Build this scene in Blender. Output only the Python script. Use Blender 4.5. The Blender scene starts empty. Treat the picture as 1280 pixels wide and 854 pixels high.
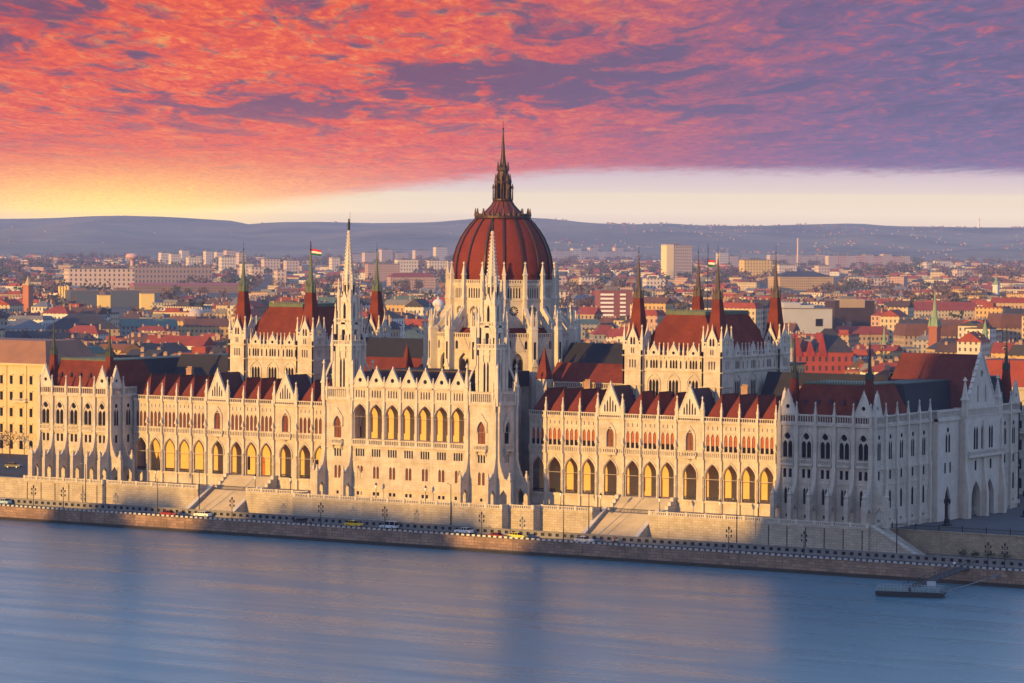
import bpy, math, random
from mathutils import Vector, Matrix
from mathutils.geometry import tessellate_polygon
R = math.radians
S = bpy.context.scene
COL = S.collection
rnd = random.Random(7)

# ------------------------------------------------------------------ camera
CAM = Vector((454.70709898630366, -693.8222227681284, 76.51758064009292))
YAW, PITCH, ROLL, FPX = 0.5587938321638936, -0.03215817649328271, 0.005808786018338016, 4017.097530405256
cy_, sy_ = math.cos(YAW), math.sin(YAW)
F0 = Vector((-sy_, cy_, 0)); R0 = Vector((cy_, sy_, 0)); UP = Vector((0, 0, 1))
fw = F0 * math.cos(PITCH) + UP * math.sin(PITCH)
up_ = UP * math.cos(PITCH) - F0 * math.sin(PITCH)
rt = R0 * math.cos(ROLL) + up_ * math.sin(ROLL)
up = up_ * math.cos(ROLL) - R0 * math.sin(ROLL)
cam = bpy.data.cameras.new("camera"); camo = bpy.data.objects.new("camera", cam); COL.objects.link(camo)
m = Matrix.Identity(4)
for i in range(3):
    m[i][0] = rt[i]; m[i][1] = up[i]; m[i][2] = -fw[i]; m[i][3] = CAM[i]
camo.matrix_world = m
cam.sensor_width = 36; cam.lens = FPX / 1280 * 36; cam.clip_start = 1; cam.clip_end = 40000
S.camera = camo

def proj(P):
    d = Vector(P) - CAM; z = d.dot(fw)
    return 640 + FPX * d.dot(rt) / z, 427 - FPX * d.dot(up) / z, z
def ground_at(u, v, z):
    d = fw + rt * ((u - 640) / FPX) - up * ((v - 427) / FPX)
    return CAM + d * ((z - CAM.z) / d.z)

# ------------------------------------------------------------------ light, sky, exposure
SUN_EL, SUN_SLOPE_X = R(8.0), 0.20
SUN_STRENGTH, SUN_COLOR = 4.7, (1.0, 0.56, 0.12)
SKY_STRENGTH = 0.1
HAZE = 5.6e-5
S.view_settings.view_transform = 'Standard'; S.view_settings.look = 'None'
S.view_settings.gamma = 1; S.view_settings.use_curve_mapping = False
EXPO = 0.66
S.view_settings.exposure = EXPO
h = Vector((SUN_SLOPE_X, 1, 0)).normalized()
travel = Vector((h.x * math.cos(SUN_EL), h.y * math.cos(SUN_EL), -math.sin(SUN_EL)))
sl = bpy.data.lights.new("sun", 'SUN'); sl.energy = SUN_STRENGTH; sl.color = SUN_COLOR; sl.angle = R(0.5)
so = bpy.data.objects.new("sun", sl); COL.objects.link(so)
so.rotation_euler = travel.to_track_quat('-Z', 'Y').to_euler(); so.location = (-300, -900, 400)

class NT:
    """small helper for node trees"""
    def __init__(s, tree): s.t = tree; s.n = tree.nodes; s.l = tree.links
    def add(s, typ, **kw):
        n = s.n.new(typ)
        for k, v in kw.items():
            if k.startswith('i_'): n.inputs[k[2:].replace('_', ' ')].default_value = v
            else: setattr(n, k, v)
        return n
    def link(s, a, b): s.l.new(a, b)
    def val(s, x, sock):
        if isinstance(x, (int, float)): sock.default_value = x
        elif isinstance(x, tuple): sock.default_value = x if len(x) == len(sock.default_value) else (*x, 1)
        else: s.l.new(x, sock)
    def m(s, op, a, b=0.0, c=None, clamp=False):
        n = s.n.new('ShaderNodeMath'); n.operation = op; n.use_clamp = clamp
        s.val(a, n.inputs[0]); s.val(b, n.inputs[1])
        if c is not None: s.val(c, n.inputs[2])
        return n.outputs[0]
    def sm(s, x, a, b):
        n = s.n.new('ShaderNodeMapRange'); n.interpolation_type = 'SMOOTHSTEP'
        s.val(x, n.inputs[0]); s.val(a, n.inputs[1]); s.val(b, n.inputs[2])
        return n.outputs[0]
    def mix(s, f, a, b, blend='MIX'):
        n = s.n.new('ShaderNodeMix'); n.data_type = 'RGBA'; n.blend_type = blend
        s.val(f, n.inputs[0]); s.val(a, n.inputs[6]); s.val(b, n.inputs[7])
        return n.outputs[2]
    def vec(s, x, y, z=0.0):
        n = s.n.new('ShaderNodeCombineXYZ'); s.val(x, n.inputs[0]); s.val(y, n.inputs[1]); s.val(z, n.inputs[2]); return n.outputs[0]
    def noise(s, v, scale, detail=4, rough=.55, dist=0.0):
        n = s.n.new('ShaderNodeTexNoise'); n.inputs['Scale'].default_value = scale; n.inputs['Detail'].default_value = detail
        n.inputs['Roughness'].default_value = rough; n.inputs['Distortion'].default_value = dist
        if v is not None: s.l.new(v, n.inputs['Vector'])
        return n.outputs[0]
    def ramp(s, f, stops, interp='LINEAR'):
        n = s.n.new('ShaderNodeValToRGB'); n.color_ramp.interpolation = interp
        e = n.color_ramp.elements
        while len(e) < len(stops): e.new(0.5)
        for k, (p, c) in zip(e, stops): k.position = p; k.color = (*c, 1)
        s.l.new(f, n.inputs[0]); return n.outputs[0]

def srgb(r, g, b):
    f = lambda c: (c / 255 / 12.92) if c / 255 < .04045 else ((c / 255 + .055) / 1.055) ** 2.4
    return (f(r), f(g), f(b))

W = bpy.data.worlds.new("World"); S.world = W; W.use_nodes = True
def build_world():
    t = NT(W.node_tree); t.n.clear()
    out = t.add('ShaderNodeOutputWorld'); bg = t.add('ShaderNodeBackground'); bg.inputs['Strength'].default_value = SKY_STRENGTH
    t.link(bg.outputs[0], out.inputs[0])
    sky = t.add('ShaderNodeTexSky'); sky.sky_type = 'NISHITA'; sky.sun_disc = False
    sky.sun_elevation = SUN_EL; sky.sun_rotation = math.atan2(-travel.x, -travel.y); sky.air_density = 1.2; sky.dust_density = .6; sky.ozone_density = 2.5
    tc = t.add('ShaderNodeTexCoord'); D = tc.outputs['Generated']
    def dot(v):
        n = t.add('ShaderNodeVectorMath', operation='DOT_PRODUCT'); t.link(D, n.inputs[0]); n.inputs[1].default_value = v; return n.outputs['Value']
    f = dot(tuple(F0)); r = dot(tuple(R0)); z = dot((0, 0, 1))
    fs = t.m('MAXIMUM', f, .15)
    a = t.m('DIVIDE', r, fs); e = t.m('MAXIMUM', t.m('DIVIDE', z, fs), 0.0)       # bearing and height over the horizon, fixed in the world
    ec = t.m('ADD', e, .012)
    X = t.m('DIVIDE', a, ec); Y = t.m('DIVIDE', 1.0, ec)                            # a flat cloud deck seen in perspective
    v1 = t.vec(t.m('MULTIPLY', X, 2.7), t.m('ADD', t.m('MULTIPLY', Y, .62), t.m('MULTIPLY', X, .35)))
    v2 = t.vec(t.m('MULTIPLY', X, 6.4), t.m('ADD', t.m('MULTIPLY', Y, 1.5), t.m('MULTIPLY', X, -.5)), 3.7)
    v3 = t.vec(t.m('MULTIPLY', X, 21.0), t.m('MULTIPLY', Y, 4.0), 9.1)
    n1 = t.noise(v1, 1.0, 8, .62, .9); n2 = t.noise(v2, 1.0, 9, .62, 1.1); n3 = t.noise(v3, 1.0, 6, .6, .9)
    px = t.m('ADD', t.m('MULTIPLY', a, FPX), 640.0)                                 # bearing in a handy unit
    py = t.m('SUBTRACT', 297.0, t.m('MULTIPLY', e, FPX))
    def blob(cx, cyv, sx, sy):
        dx = t.m('DIVIDE', t.m('SUBTRACT', px, cx), sx); dy = t.m('DIVIDE', t.m('SUBTRACT', py, cyv), sy)
        q = t.m('ADD', t.m('MULTIPLY', dx, dx), t.m('MULTIPLY', dy, dy))
        return t.m('POWER', 2.718, t.m('MULTIPLY', q, -1.0))
    right = t.sm(px, 430, 1080)
    midr = t.sm(px, 760, 1250)
    # lit cloud: red on the left, rose then slate to the right; hotter where thin
    hot = t.m('ADD', t.m('MULTIPLY', n2, .75), t.m('MULTIPLY', n3, .55))
    redl = t.ramp(hot, [(.40, srgb(164, 68, 90)), (.54, srgb(222, 80, 68)), (.68, srgb(252, 104, 62)), (.82, srgb(255, 160, 84))])
    redr = t.ramp(hot, [(.42, srgb(106, 94, 136)), (.60, srgb(146, 98, 132)), (.76, srgb(196, 98, 114)), (.87, srgb(214, 118, 122))])
    lit = t.mix(right, redl, redr)
    slate = t.ramp(n2, [(.3, srgb(98, 95, 132)), (.5, srgb(120, 105, 146)), (.7, srgb(152, 112, 146))])
    lit = t.mix(t.m('MULTIPLY', midr, t.m('SUBTRACT', 1.1, t.sm(hot, .62, .86)), clamp=True), lit, slate)
    dark = t.mix(right, srgb(104, 80, 112), srgb(98, 95, 134))
    dk = t.m('ADD', t.m('MULTIPLY', n1, .8), t.m('MULTIPLY', n2, .42))
    for b, w in ((blob(330, 138, 130, 26), .16), (blob(600, 105, 150, 24), .15), (blob(40, 20, 120, 36), .13), (blob(750, 85, 150, 40), .09), (blob(30, 180, 90, 16), .08), (blob(900, 110, 200, 34), .06), (blob(430, 10, 120, 20), .08), (blob(1000, 190, 300, 24), .04)):
        dk = t.m('ADD', dk, t.m('MULTIPLY', b, w))
    low = t.sm(py, 120, 225)
    dkm = t.m('MULTIPLY', t.sm(dk, .60, .76), t.m('SUBTRACT', 1.0, t.m('MULTIPLY', low, .55)))
    c = t.mix(t.m('MULTIPLY', dkm, .92), lit, dark)
    # fine ripples low down
    rip = t.sm(n3, .40, .62)
    c = t.mix(t.m('MULTIPLY', t.m('MULTIPLY', low, rip), .35), c, t.mix(right, srgb(190, 96, 118), srgb(120, 96, 140)))
    # orange glow low on the left
    orange = t.mix(t.sm(py, 175, 262), srgb(255, 132, 50), (1.45, .86, .06))
    og = t.m('MINIMUM', t.m('MULTIPLY', blob(130, 272, 330, 80), t.m('ADD', .25, t.m('MULTIPLY', hot, t.m('ADD', .75, t.m('MULTIPLY', rip, .6))))), .95)
    c = t.mix(og, c, orange)
    haze = t.mix(t.sm(px, 150, 700), srgb(246, 150, 120), srgb(196, 132, 150))
    c = t.mix(t.m('MULTIPLY', t.sm(py, 195, 258), t.m('SUBTRACT', .42, t.m('MULTIPLY', blob(140, 275, 330, 90), .42))), c, haze)
    # the clear band under the cloud edge
    edge = t.m('ADD', t.m('MULTIPLY', t.sm(px, 90, 800), -60.0), 270.0)
    edge = t.m('ADD', edge, t.m('MULTIPLY', t.m('SUBTRACT', n1, .5), 14.0))
    edge = t.m('ADD', edge, t.m('MULTIPLY', t.m('SUBTRACT', n3, .5), 9.0))
    edge = t.m('ADD', edge, t.m('MULTIPLY', t.m('SUBTRACT', n2, .5), 20.0))
    clr = t.ramp(t.m('DIVIDE', t.m('SUBTRACT', py, 200), 90.0), [(.0, srgb(200, 178, 190)), (.28, srgb(220, 198, 192)), (.42, srgb(228, 206, 186)), (.46, srgb(238, 217, 180)), (.72, srgb(236, 211, 165)), (1.0, srgb(214, 184, 150))])
    clr = t.mix(t.m('MULTIPLY', blob(150, 262, 210, 34), .95), clr, (1.3, .84, .08))
    under = t.sm(t.m('SUBTRACT', py, edge), -9, 10)
    c = t.mix(under, c, clr)
    clearing = t.m('POWER', 2.718, t.m('MINIMUM', t.m('DIVIDE', HAZE * 130, t.m('MAXIMUM', e, .004)), HAZE * 16500))   # the band near the horizon shines through the most air
    sc = t.add('ShaderNodeVectorMath', operation='SCALE'); t.link(c, sc.inputs[0]); t.link(t.m('MULTIPLY', clearing, .87 / SKY_STRENGTH / (2 ** EXPO)), sc.inputs['Scale'])
    # higher up and behind the viewer: the clear dusk sky
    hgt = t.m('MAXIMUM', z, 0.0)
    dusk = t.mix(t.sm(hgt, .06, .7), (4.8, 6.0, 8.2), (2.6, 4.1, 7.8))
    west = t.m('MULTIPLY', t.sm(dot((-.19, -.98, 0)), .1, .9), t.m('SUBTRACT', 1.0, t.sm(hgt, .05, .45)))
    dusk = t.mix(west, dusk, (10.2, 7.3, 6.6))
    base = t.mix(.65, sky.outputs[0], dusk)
    front = t.m('MULTIPLY', t.sm(f, .25, .7), t.m('SUBTRACT', 1.0, t.sm(e, .082, .13)))
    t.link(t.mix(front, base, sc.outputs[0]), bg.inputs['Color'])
build_world()

# ------------------------------------------------------------------ materials
MATS = {}
def mat(name, base=(.5, .5, .5), rough=.85, var=.0, scale=.5, dark=None, spec=.3, metal=0.0, bump=0.0, streak=0.0, grain=0.0, coord='Object', windows=None, uvwin=False, courses=0.0):
    if name in MATS: return MATS[name]
    mm = bpy.data.materials.new(name); mm.use_nodes = True
    t = NT(mm.node_tree); b = t.n['Principled BSDF']
    b.inputs['Roughness'].default_value = rough; b.inputs['Specular IOR Level'].default_value = spec; b.inputs['Metallic'].default_value = metal
    tc = t.add('ShaderNodeTexCoord'); V = tc.outputs[coord]
    col = None
    if var > 0 or streak > 0:
        d = dark or tuple(c * .55 for c in base)
        n = t.noise(V, scale, 6, .6)
        col = t.mix(t.m('MULTIPLY', t.sm(n, .36, .68), var), (*base, 1), (*d, 1))
        if grain > 0:
            g = t.noise(V, scale * 9, 3, .65)
            col = t.mix(t.m('MULTIPLY', t.sm(g, .4, .7), grain), col, (*[c * .6 for c in base], 1))
        if streak > 0:
            mp = t.add('ShaderNodeMapping'); mp.inputs['Scale'].default_value = (1.6, 1.6, .12); t.link(V, mp.inputs[0])
            s2 = t.noise(mp.outputs[0], 1.0, 5, .6)
            col = t.mix(t.m('MULTIPLY', t.sm(s2, .48, .75), streak), col, (*[c * .5 for c in base], 1))
    if courses > 0:
        sx = t.add('ShaderNodeSeparateXYZ'); t.link(V, sx.inputs[0])
        br = t.add('ShaderNodeTexBrick'); t.link(t.vec(t.m('ADD', sx.outputs[0], t.m('MULTIPLY', sx.outputs[1], 1.0)), sx.outputs[2]), br.inputs['Vector']); br.inputs['Scale'].default_value = 1.0; br.inputs['Brick Width'].default_value = 1.7; br.inputs['Row Height'].default_value = .62; br.inputs['Mortar Size'].default_value = .03
        br.inputs['Color1'].default_value = (1, 1, 1, 1); br.inputs['Color2'].default_value = (.80, .77, .74, 1); br.inputs['Mortar'].default_value = (.62, .58, .54, 1)
        col = t.mix(courses, col, br.outputs[0], 'MULTIPLY')
    if uvwin:
        uv = tc.outputs['UV']; sp = t.add('ShaderNodeSeparateXYZ'); t.link(uv, sp.inputs[0])
        fu = t.m('FRACT', t.m('DIVIDE', sp.outputs[0], windows[0])); fv = t.m('FRACT', t.m('DIVIDE', sp.outputs[1], windows[1]))
        k = t.m('MULTIPLY', t.m('MULTIPLY', t.m('GREATER_THAN', fu, .32), t.m('LESS_THAN', fu, .70)), t.m('MULTIPLY', t.m('GREATER_THAN', fv, .28), t.m('LESS_THAN', fv, .80)))
        col = t.mix(t.m('MULTIPLY', k, .9), col if col is not None else (*base, 1), (.03, .028, .035, 1))
    if col is None: b.inputs['Base Color'].default_value = (*base, 1)
    else: t.link(col, b.inputs['Base Color'])
    if bump > 0:
        bn = t.add('ShaderNodeBump'); bn.inputs['Strength'].default_value = bump; bn.inputs['Distance'].default_value = .15
        t.link(t.noise(V, scale * 5, 4, .6), bn.inputs['Height']); t.link(bn.outputs[0], b.inputs['Normal'])
    MATS[name] = mm; return mm

STONE = mat('limestone', (.57, .505, .43), .9, .6, .3, (.33, .28, .23), streak=.5, grain=.4, courses=.4)
STONE2 = mat('carved_limestone', (.58, .52, .45), .9, .45, .4, (.38, .33, .275), streak=.35, grain=.3)
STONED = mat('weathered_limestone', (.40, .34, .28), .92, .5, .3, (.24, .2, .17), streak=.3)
OCHRE = mat('ochre_render', (.62, .42, .16), .9, .3, .3, (.50, .31, .10))
TILE = mat('red_roof_tile', (.178, .041, .025), .9, .65, .3, (.09, .024, .018), grain=.5, spec=.1, streak=.4, courses=.5)
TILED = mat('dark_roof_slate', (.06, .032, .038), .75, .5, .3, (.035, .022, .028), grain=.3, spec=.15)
SLATE = mat('black_slate', (.026, .025, .031), .75, .5, .3, (.017, .017, .022), spec=.2)
DOMER = mat('dome_red_tile', (.185, .033, .02), .75, .6, .22, (.12, .024, .016), grain=.5, spec=.15, streak=.4, courses=.5)
RIB = mat('dark_bronze', (.055, .028, .024), .5, .3, 1.0, metal=.3)
COPPER = mat('green_copper', (.105, .13, .085), .7, .5, .6, (.06, .065, .045))
COPPERD = mat('dark_copper', (.05, .058, .045), .7, .5, .6, (.03, .032, .028))
GLASS = mat('dark_window_glass', (.014, .011, .012), .5, spec=.02)
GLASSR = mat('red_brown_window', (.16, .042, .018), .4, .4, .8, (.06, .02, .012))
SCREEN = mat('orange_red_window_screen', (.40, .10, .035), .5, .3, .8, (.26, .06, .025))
LEAD = mat('window_lead', (.035, .03, .028), .7, spec=.05)
DOOR = mat('orange_wood_door', (.42, .11, .02), .6, .2, 2)
BRICKW = None
def brickmat(name, c1, c2, mortar, sx, sy, stain=.5):
    mm = bpy.data.materials.new(name); mm.use_nodes = True; t = NT(mm.node_tree); b = t.n['Principled BSDF']; b.inputs['Roughness'].default_value = .92; b.inputs['Specular IOR Level'].default_value = .2
    tc = t.add('ShaderNodeTexCoord'); V = tc.outputs['Object']; sp = t.add('ShaderNodeSeparateXYZ'); t.link(V, sp.inputs[0])
    v = t.vec(t.m('ADD', sp.outputs[0], sp.outputs[1]), sp.outputs[2])
    br = t.add('ShaderNodeTexBrick'); t.link(v, br.inputs['Vector']); br.inputs['Scale'].default_value = 1.0
    br.inputs['Brick Width'].default_value = sx; br.inputs['Row Height'].default_value = sy; br.inputs['Mortar Size'].default_value = .035; br.inputs['Bias'].default_value = -.2
    br.inputs['Color1'].default_value = (*c1, 1); br.inputs['Color2'].default_value = (*c2, 1); br.inputs['Mortar'].default_value = (*mortar, 1)
    n = t.noise(V, .22, 6, .65)
    mp = t.add('ShaderNodeMapping'); mp.inputs['Scale'].default_value = (.9, .9, .1); t.link(V, mp.inputs[0])
    n2 = t.noise(mp.outputs[0], 1.0, 5, .6)
    col = t.mix(t.m('MULTIPLY', t.sm(n, .4, .7), stain), br.outputs[0], (*[c * .45 for c in c1], 1))
    col = t.mix(t.m('MULTIPLY', t.sm(n2, .5, .75), stain * .8), col, (*[c * .4 for c in c2], 1))
    t.link(col, b.inputs['Base Color']); MATS[name] = mm; return mm
BLOCK = brickmat('terrace_stone_blocks', (.46, .40, .32), (.36, .305, .235), (.25, .21, .17), 1.5, .62, .35)
QUAY = brickmat('quay_stone_blocks', (.36, .235, .165), (.21, .14, .105), (.10, .075, .06), 1.7, .7, .75)
ROUGHW = brickmat('rubble_stone_wall', (.38, .30, .21), (.27, .215, .155), (.17, .14, .11), 1.1, .5, .5)
ASPH = mat('asphalt', (.05, .05, .055), .9, .5, .15, (.035, .035, .04), grain=.3)
PAVE = mat('paving_stone', (.20, .185, .17), .9, .4, .3)
CONC = mat('grey_concrete', (.22, .21, .21), .9, .4, .4)
STEP = mat('stair_stone', (.40, .345, .29), .9, .4, .25)
IRON = mat('dark_iron', (.025, .024, .026), .5, metal=.5)
STEEL = mat('galvanised_steel', (.45, .46, .48), .45, metal=.6)
WHITE = mat('white_paint', (.75, .75, .75), .4)
LAMPG = mat('opal_lamp_glass', (.75, .72, .66), .3)
RUBBER = mat('black_rubber', (.02, .02, .02), .8)

# ------------------------------------------------------------------ mesh builder
class Frame:
    def __init__(s, ox, oy, ux=1.0, uy=0.0): s.o = (ox, oy); s.u = (ux, uy); s.n = (uy, -ux)
    def P(s, u, d, z): return (s.o[0] + u * s.u[0] + d * s.n[0], s.o[1] + u * s.u[1] + d * s.n[1], z)
    @property
    def rot(s): return math.atan2(s.u[1], s.u[0])
W0 = Frame(0, 0)
class MB:
    def __init__(s): s.v = []; s.f = []; s.mi = []; s.uv = {}; s.k = 0
    def face(s, pts, uv=None):
        i = len(s.v); s.v += [tuple(p) for p in pts]
        if uv: s.uv[len(s.f)] = uv
        s.f.append(list(range(i, i + len(pts)))); s.mi.append(s.k)
    def mat(s, k): s.k = k; return s
    def raw(s, pts, faces):
        i = len(s.v); s.v += [tuple(p) for p in pts]
        for f in faces: s.f.append([i + j for j in f]); s.mi.append(s.k)
    def box(s, x0, x1, y0, y1, z0, z1, F=None):
        """F None: world x,y,z. With a frame: u0,u1,d0,d1 (d outwards)."""
        if F: p = [F.P(u, d, z) for z in (z0, z1) for u, d in ((x0, y1), (x1, y1), (x1, y0), (x0, y0))]
        else: p = [(x, y, z) for z in (z0, z1) for x, y in ((x0, y0), (x1, y0), (x1, y1), (x0, y1))]
        s.raw(p, [(3, 2, 1, 0), (4, 5, 6, 7), (0, 1, 5, 4), (1, 2, 6, 5), (2, 3, 7, 6), (3, 0, 4, 7)])
    def slab(s, F, outer, holes, d0, d1):
        """a wall: outline (u,z) counter-clockwise seen from outside, with holes, between depths d0 (back) and d1 (front)"""
        polys = [[Vector((u, z, 0)) for u, z in outer]] + [[Vector((u, z, 0)) for u, z in hh] for hh in holes]
        flat = [q for pl in polys for q in pl]
        tris = tessellate_polygon(polys)
        n = len(flat); i = len(s.v)
        s.v += [F.P(q.x, d1, q.y) for q in flat] + [F.P(q.x, d0, q.y) for q in flat]
        for a, b, c in tris:
            A, B, C = flat[a], flat[b], flat[c]
            if (B.x - A.x) * (C.y - A.y) - (B.y - A.y) * (C.x - A.x) < 0: b, c = c, b
            s.f.append([i + a, i + b, i + c]); s.mi.append(s.k)
            s.f.append([i + n + c, i + n + b, i + n + a]); s.mi.append(s.k)
        o = 0
        for k, pl in enumerate(polys):
            L = len(pl)
            for j in range(L):
                a, b = o + j, o + (j + 1) % L
                q = [i + a, i + n + a, i + n + b, i + b]
                if k: q.reverse()
                s.f.append(q); s.mi.append(s.k)
            o += L
    def prof(s, F, u0, u1, dz, holes=()):
        """profile in (d,z) extruded along u"""
        G = Frame(*F.P(0, 0, 0)[:2], F.n[0], F.n[1])      # u' = outward, outward' = ...
        # G.n = (uy', -ux') ; express u along -G.n or G.n
        sgn = G.n[0] * F.u[0] + G.n[1] * F.u[1]
        a, b = (u0 * sgn, u1 * sgn)
        s.slab(G, dz, holes, min(a, b), max(a, b))
    def pyr(s, cx, cy, z0, z1, rx, ry, top=0.0, F=None, topy=None):
        ty = top if topy is None else topy
        P = (lambda x, y, z: F.P(x, y, z)) if F else (lambda x, y, z: (x, y, z))
        p = [P(cx + a * rx, cy + b * ry, z0) for a, b in ((-1, -1), (1, -1), (1, 1), (-1, 1))] + [P(cx + a * max(top, .001), cy + b * max(ty, .001), z1) for a, b in ((-1, -1), (1, -1), (1, 1), (-1, 1))]
        fs = [(0, 1, 5, 4), (1, 2, 6, 5), (2, 3, 7, 6), (3, 0, 4, 7), (4, 5, 6, 7), (3, 2, 1, 0)]
        s.raw(p, [tuple(reversed(f)) for f in fs] if F else fs)
    def lathe(s, cx, cy, prof, n=8, rot=0.0, cap=True):
        i = len(s.v)
        for r, z in prof:
            for k in range(n):
                a = rot + 2 * math.pi * k / n; s.v.append((cx + r * math.cos(a), cy + r * math.sin(a), z))
        for j in range(len(prof) - 1):
            for k in range(n):
                q = (k + 1) % n; s.f.append([i + j * n + k, i + j * n + q, i + (j + 1) * n + q, i + (j + 1) * n + k]); s.mi.append(s.k)
        if cap:
            s.f.append([i + k for k in reversed(range(n))]); s.mi.append(s.k)
            t = i + (len(prof) - 1) * n; s.f.append([t + k for k in range(n)]); s.mi.append(s.k)
    def tube(s, a, b, r0, r1=None, n=6):
        a, b = Vector(a), Vector(b); r1 = r0 if r1 is None else r1
        d = (b - a).normalized(); x = d.orthogonal().normalized(); y = d.cross(x)
        i = len(s.v)
        for p, r in ((a, r0), (b, r1)):
            for k in range(n):
                t = 2 * math.pi * k / n; s.v.append(tuple(p + x * (r * math.cos(t)) + y * (r * math.sin(t))))
        for k in range(n):
            q = (k + 1) % n; s.f.append([i + k, i + q, i + n + q, i + n + k]); s.mi.append(s.k)
        s.f.append([i + k for k in reversed(range(n))]); s.mi.append(s.k); s.f.append([i + n + k for k in range(n)]); s.mi.append(s.k)
    def pinnacle(s, x, y, z0, z1, r=.35):
        hh = z1 - z0
        s.box(x - r * .8, x + r * .8, y - r * .8, y + r * .8, z0, z0 + hh * .42)
        s.pyr(x, y, z0 + hh * .42, z0 + hh * .5, r * 1.15, r * 1.15, r * .75)
        s.pyr(x, y, z0 + hh * .5, z1 - hh * .06, r * .75, r * .75, .06)
        s.pyr(x, y, z1 - hh * .1, z1, .2 * r / .35, .2 * r / .35, .03)
    def arcade_rail(s, F, u0, u1, d, z0, z1, step=.62, w=.34, th=.28):
        hh = z1 - z0
        s.box(u0, u1, d - th / 2, d + th / 2, z0, z0 + hh * .16, F); s.box(u0, u1, d - th / 2 - .05, d + th / 2 + .05, z1 - hh * .2, z1, F)
        n = max(1, int(round((u1 - u0) / step)))
        for k in range(n + 1):
            c = u0 + (u1 - u0) * k / n; s.box(c - w / 2, c + w / 2, d - th * .4, d + th * .4, z0 + hh * .16, z1 - hh * .2, F)
    def build(s, name, mats, smooth=False, loc=None):
        me = bpy.data.meshes.new(name); me.from_pydata(s.v, [], s.f)
        for x in (mats if isinstance(mats, (list, tuple)) else [mats]):
            if x: me.materials.append(x)
        if any(s.mi): me.polygons.foreach_set('material_index', s.mi)
        if s.uv:
            ul = me.uv_layers.new(name='UVMap')
            for fi, uv in s.uv.items():
                p = me.polygons[fi]
                for k, li in enumerate(p.loop_indices): ul.data[li].uv = uv[k]
        if smooth: me.polygons.foreach_set('use_smooth', [True] * len(me.polygons))
        me.update()
        return me

WM = {}
def put(name, me, parent=None, loc=(0, 0, 0), rz=0.0):
    """link a mesh (world coordinates or local ones placed by loc/rz) under an optional parent"""
    o = bpy.data.objects.new(name, me); COL.objects.link(o)
    M = Matrix.Translation(loc) @ Matrix.Rotation(rz, 4, 'Z')
    o.location = loc; o.rotation_euler = (0, 0, rz); WM[o.name] = M
    if parent is not None:
        o.parent = parent; o.matrix_parent_inverse = WM[parent.name].inverted()
    return o
def tag(o, label=None, cat=None, group=None, kind=None):
    if label: o['label'] = label
    if cat: o['category'] = cat
    if group: o['group'] = group
    if kind: o['kind'] = kind
    return o
def thing(name, label, cat, loc=(0, 0, 0), rz=0.0, group=None):
    return tag(put(name, None, None, loc, rz), label, cat, group)
def struct(name, mb, m): return tag(put(name, mb.build(name, m)), kind='structure')
def copy_tree(o, parent=None):
    c = o.copy(); COL.objects.link(c)
    if parent is not None: c.parent = parent
    for ch in [x for x in o.children]: copy_tree(ch, c)
    return c
def rect(u0, u1, z0, z1): return [(u0, z0), (u1, z0), (u1, z1), (u0, z1)]
def arch(uc, w, zb, zs, zt, pointed=True, n=5):
    hw = w / 2; r = []
    for k in range(n + 1):
        t = k / n
        if pointed: u, zz = hw * (1 - t ** 1.9), zs + (zt - zs) * t ** .92
        else: u, zz = hw * math.cos(t * math.pi / 2), zs + (zt - zs) * math.sin(t * math.pi / 2)
        r.append((u, zz))
    pts = [(uc - hw, zb), (uc + hw, zb)] + [(uc + u, z) for u, z in r] + [(uc - u, z) for u, z in reversed(r[:-1])]
    return pts
def circ(uc, zc, r, n=10): return [(uc + r * math.cos(2 * math.pi * k / n), zc + r * math.sin(2 * math.pi * k / n)) for k in range(n)]

def window_mesh(holes, d=-.30, glass=None, bars=True):
    """panes filling the given openings, with lead glazing bars; local frame, front = -Y"""
    b = MB()
    for hh in holes:
        b.mat(0); b.slab(W0, hh, [], d - .05, d)
        if bars:
            us = [q[0] for q in hh]; zs = [q[1] for q in hh]; uc = (min(us) + max(us)) / 2
            b.mat(1); b.box(uc - .025, uc + .025, d + .003, d + .05, min(zs) + .02, max(zs) - .15, W0)
            for k in (1, 2):
                z = min(zs) + (max(zs) - min(zs)) * k / 3.2; b.box(min(us) + .02, max(us) - .02, d + .003, d + .06, z - .022, z + .022, W0)
    return b.build('window', [glass or GLASS, LEAD])
def windows_for(F, centers, holes_local, parent, glass=None, d=-.30, name='window', bars=True):
    me = window_mesh(holes_local, d, glass, bars); r = []
    for c in centers:
        p = F.P(c, 0, 0); r.append(put(name, me, parent, (p[0], p[1], 0), F.rot))
    return r
def shift(holes, du): return [[(u + du, z) for u, z in hh] for hh in holes]

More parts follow.
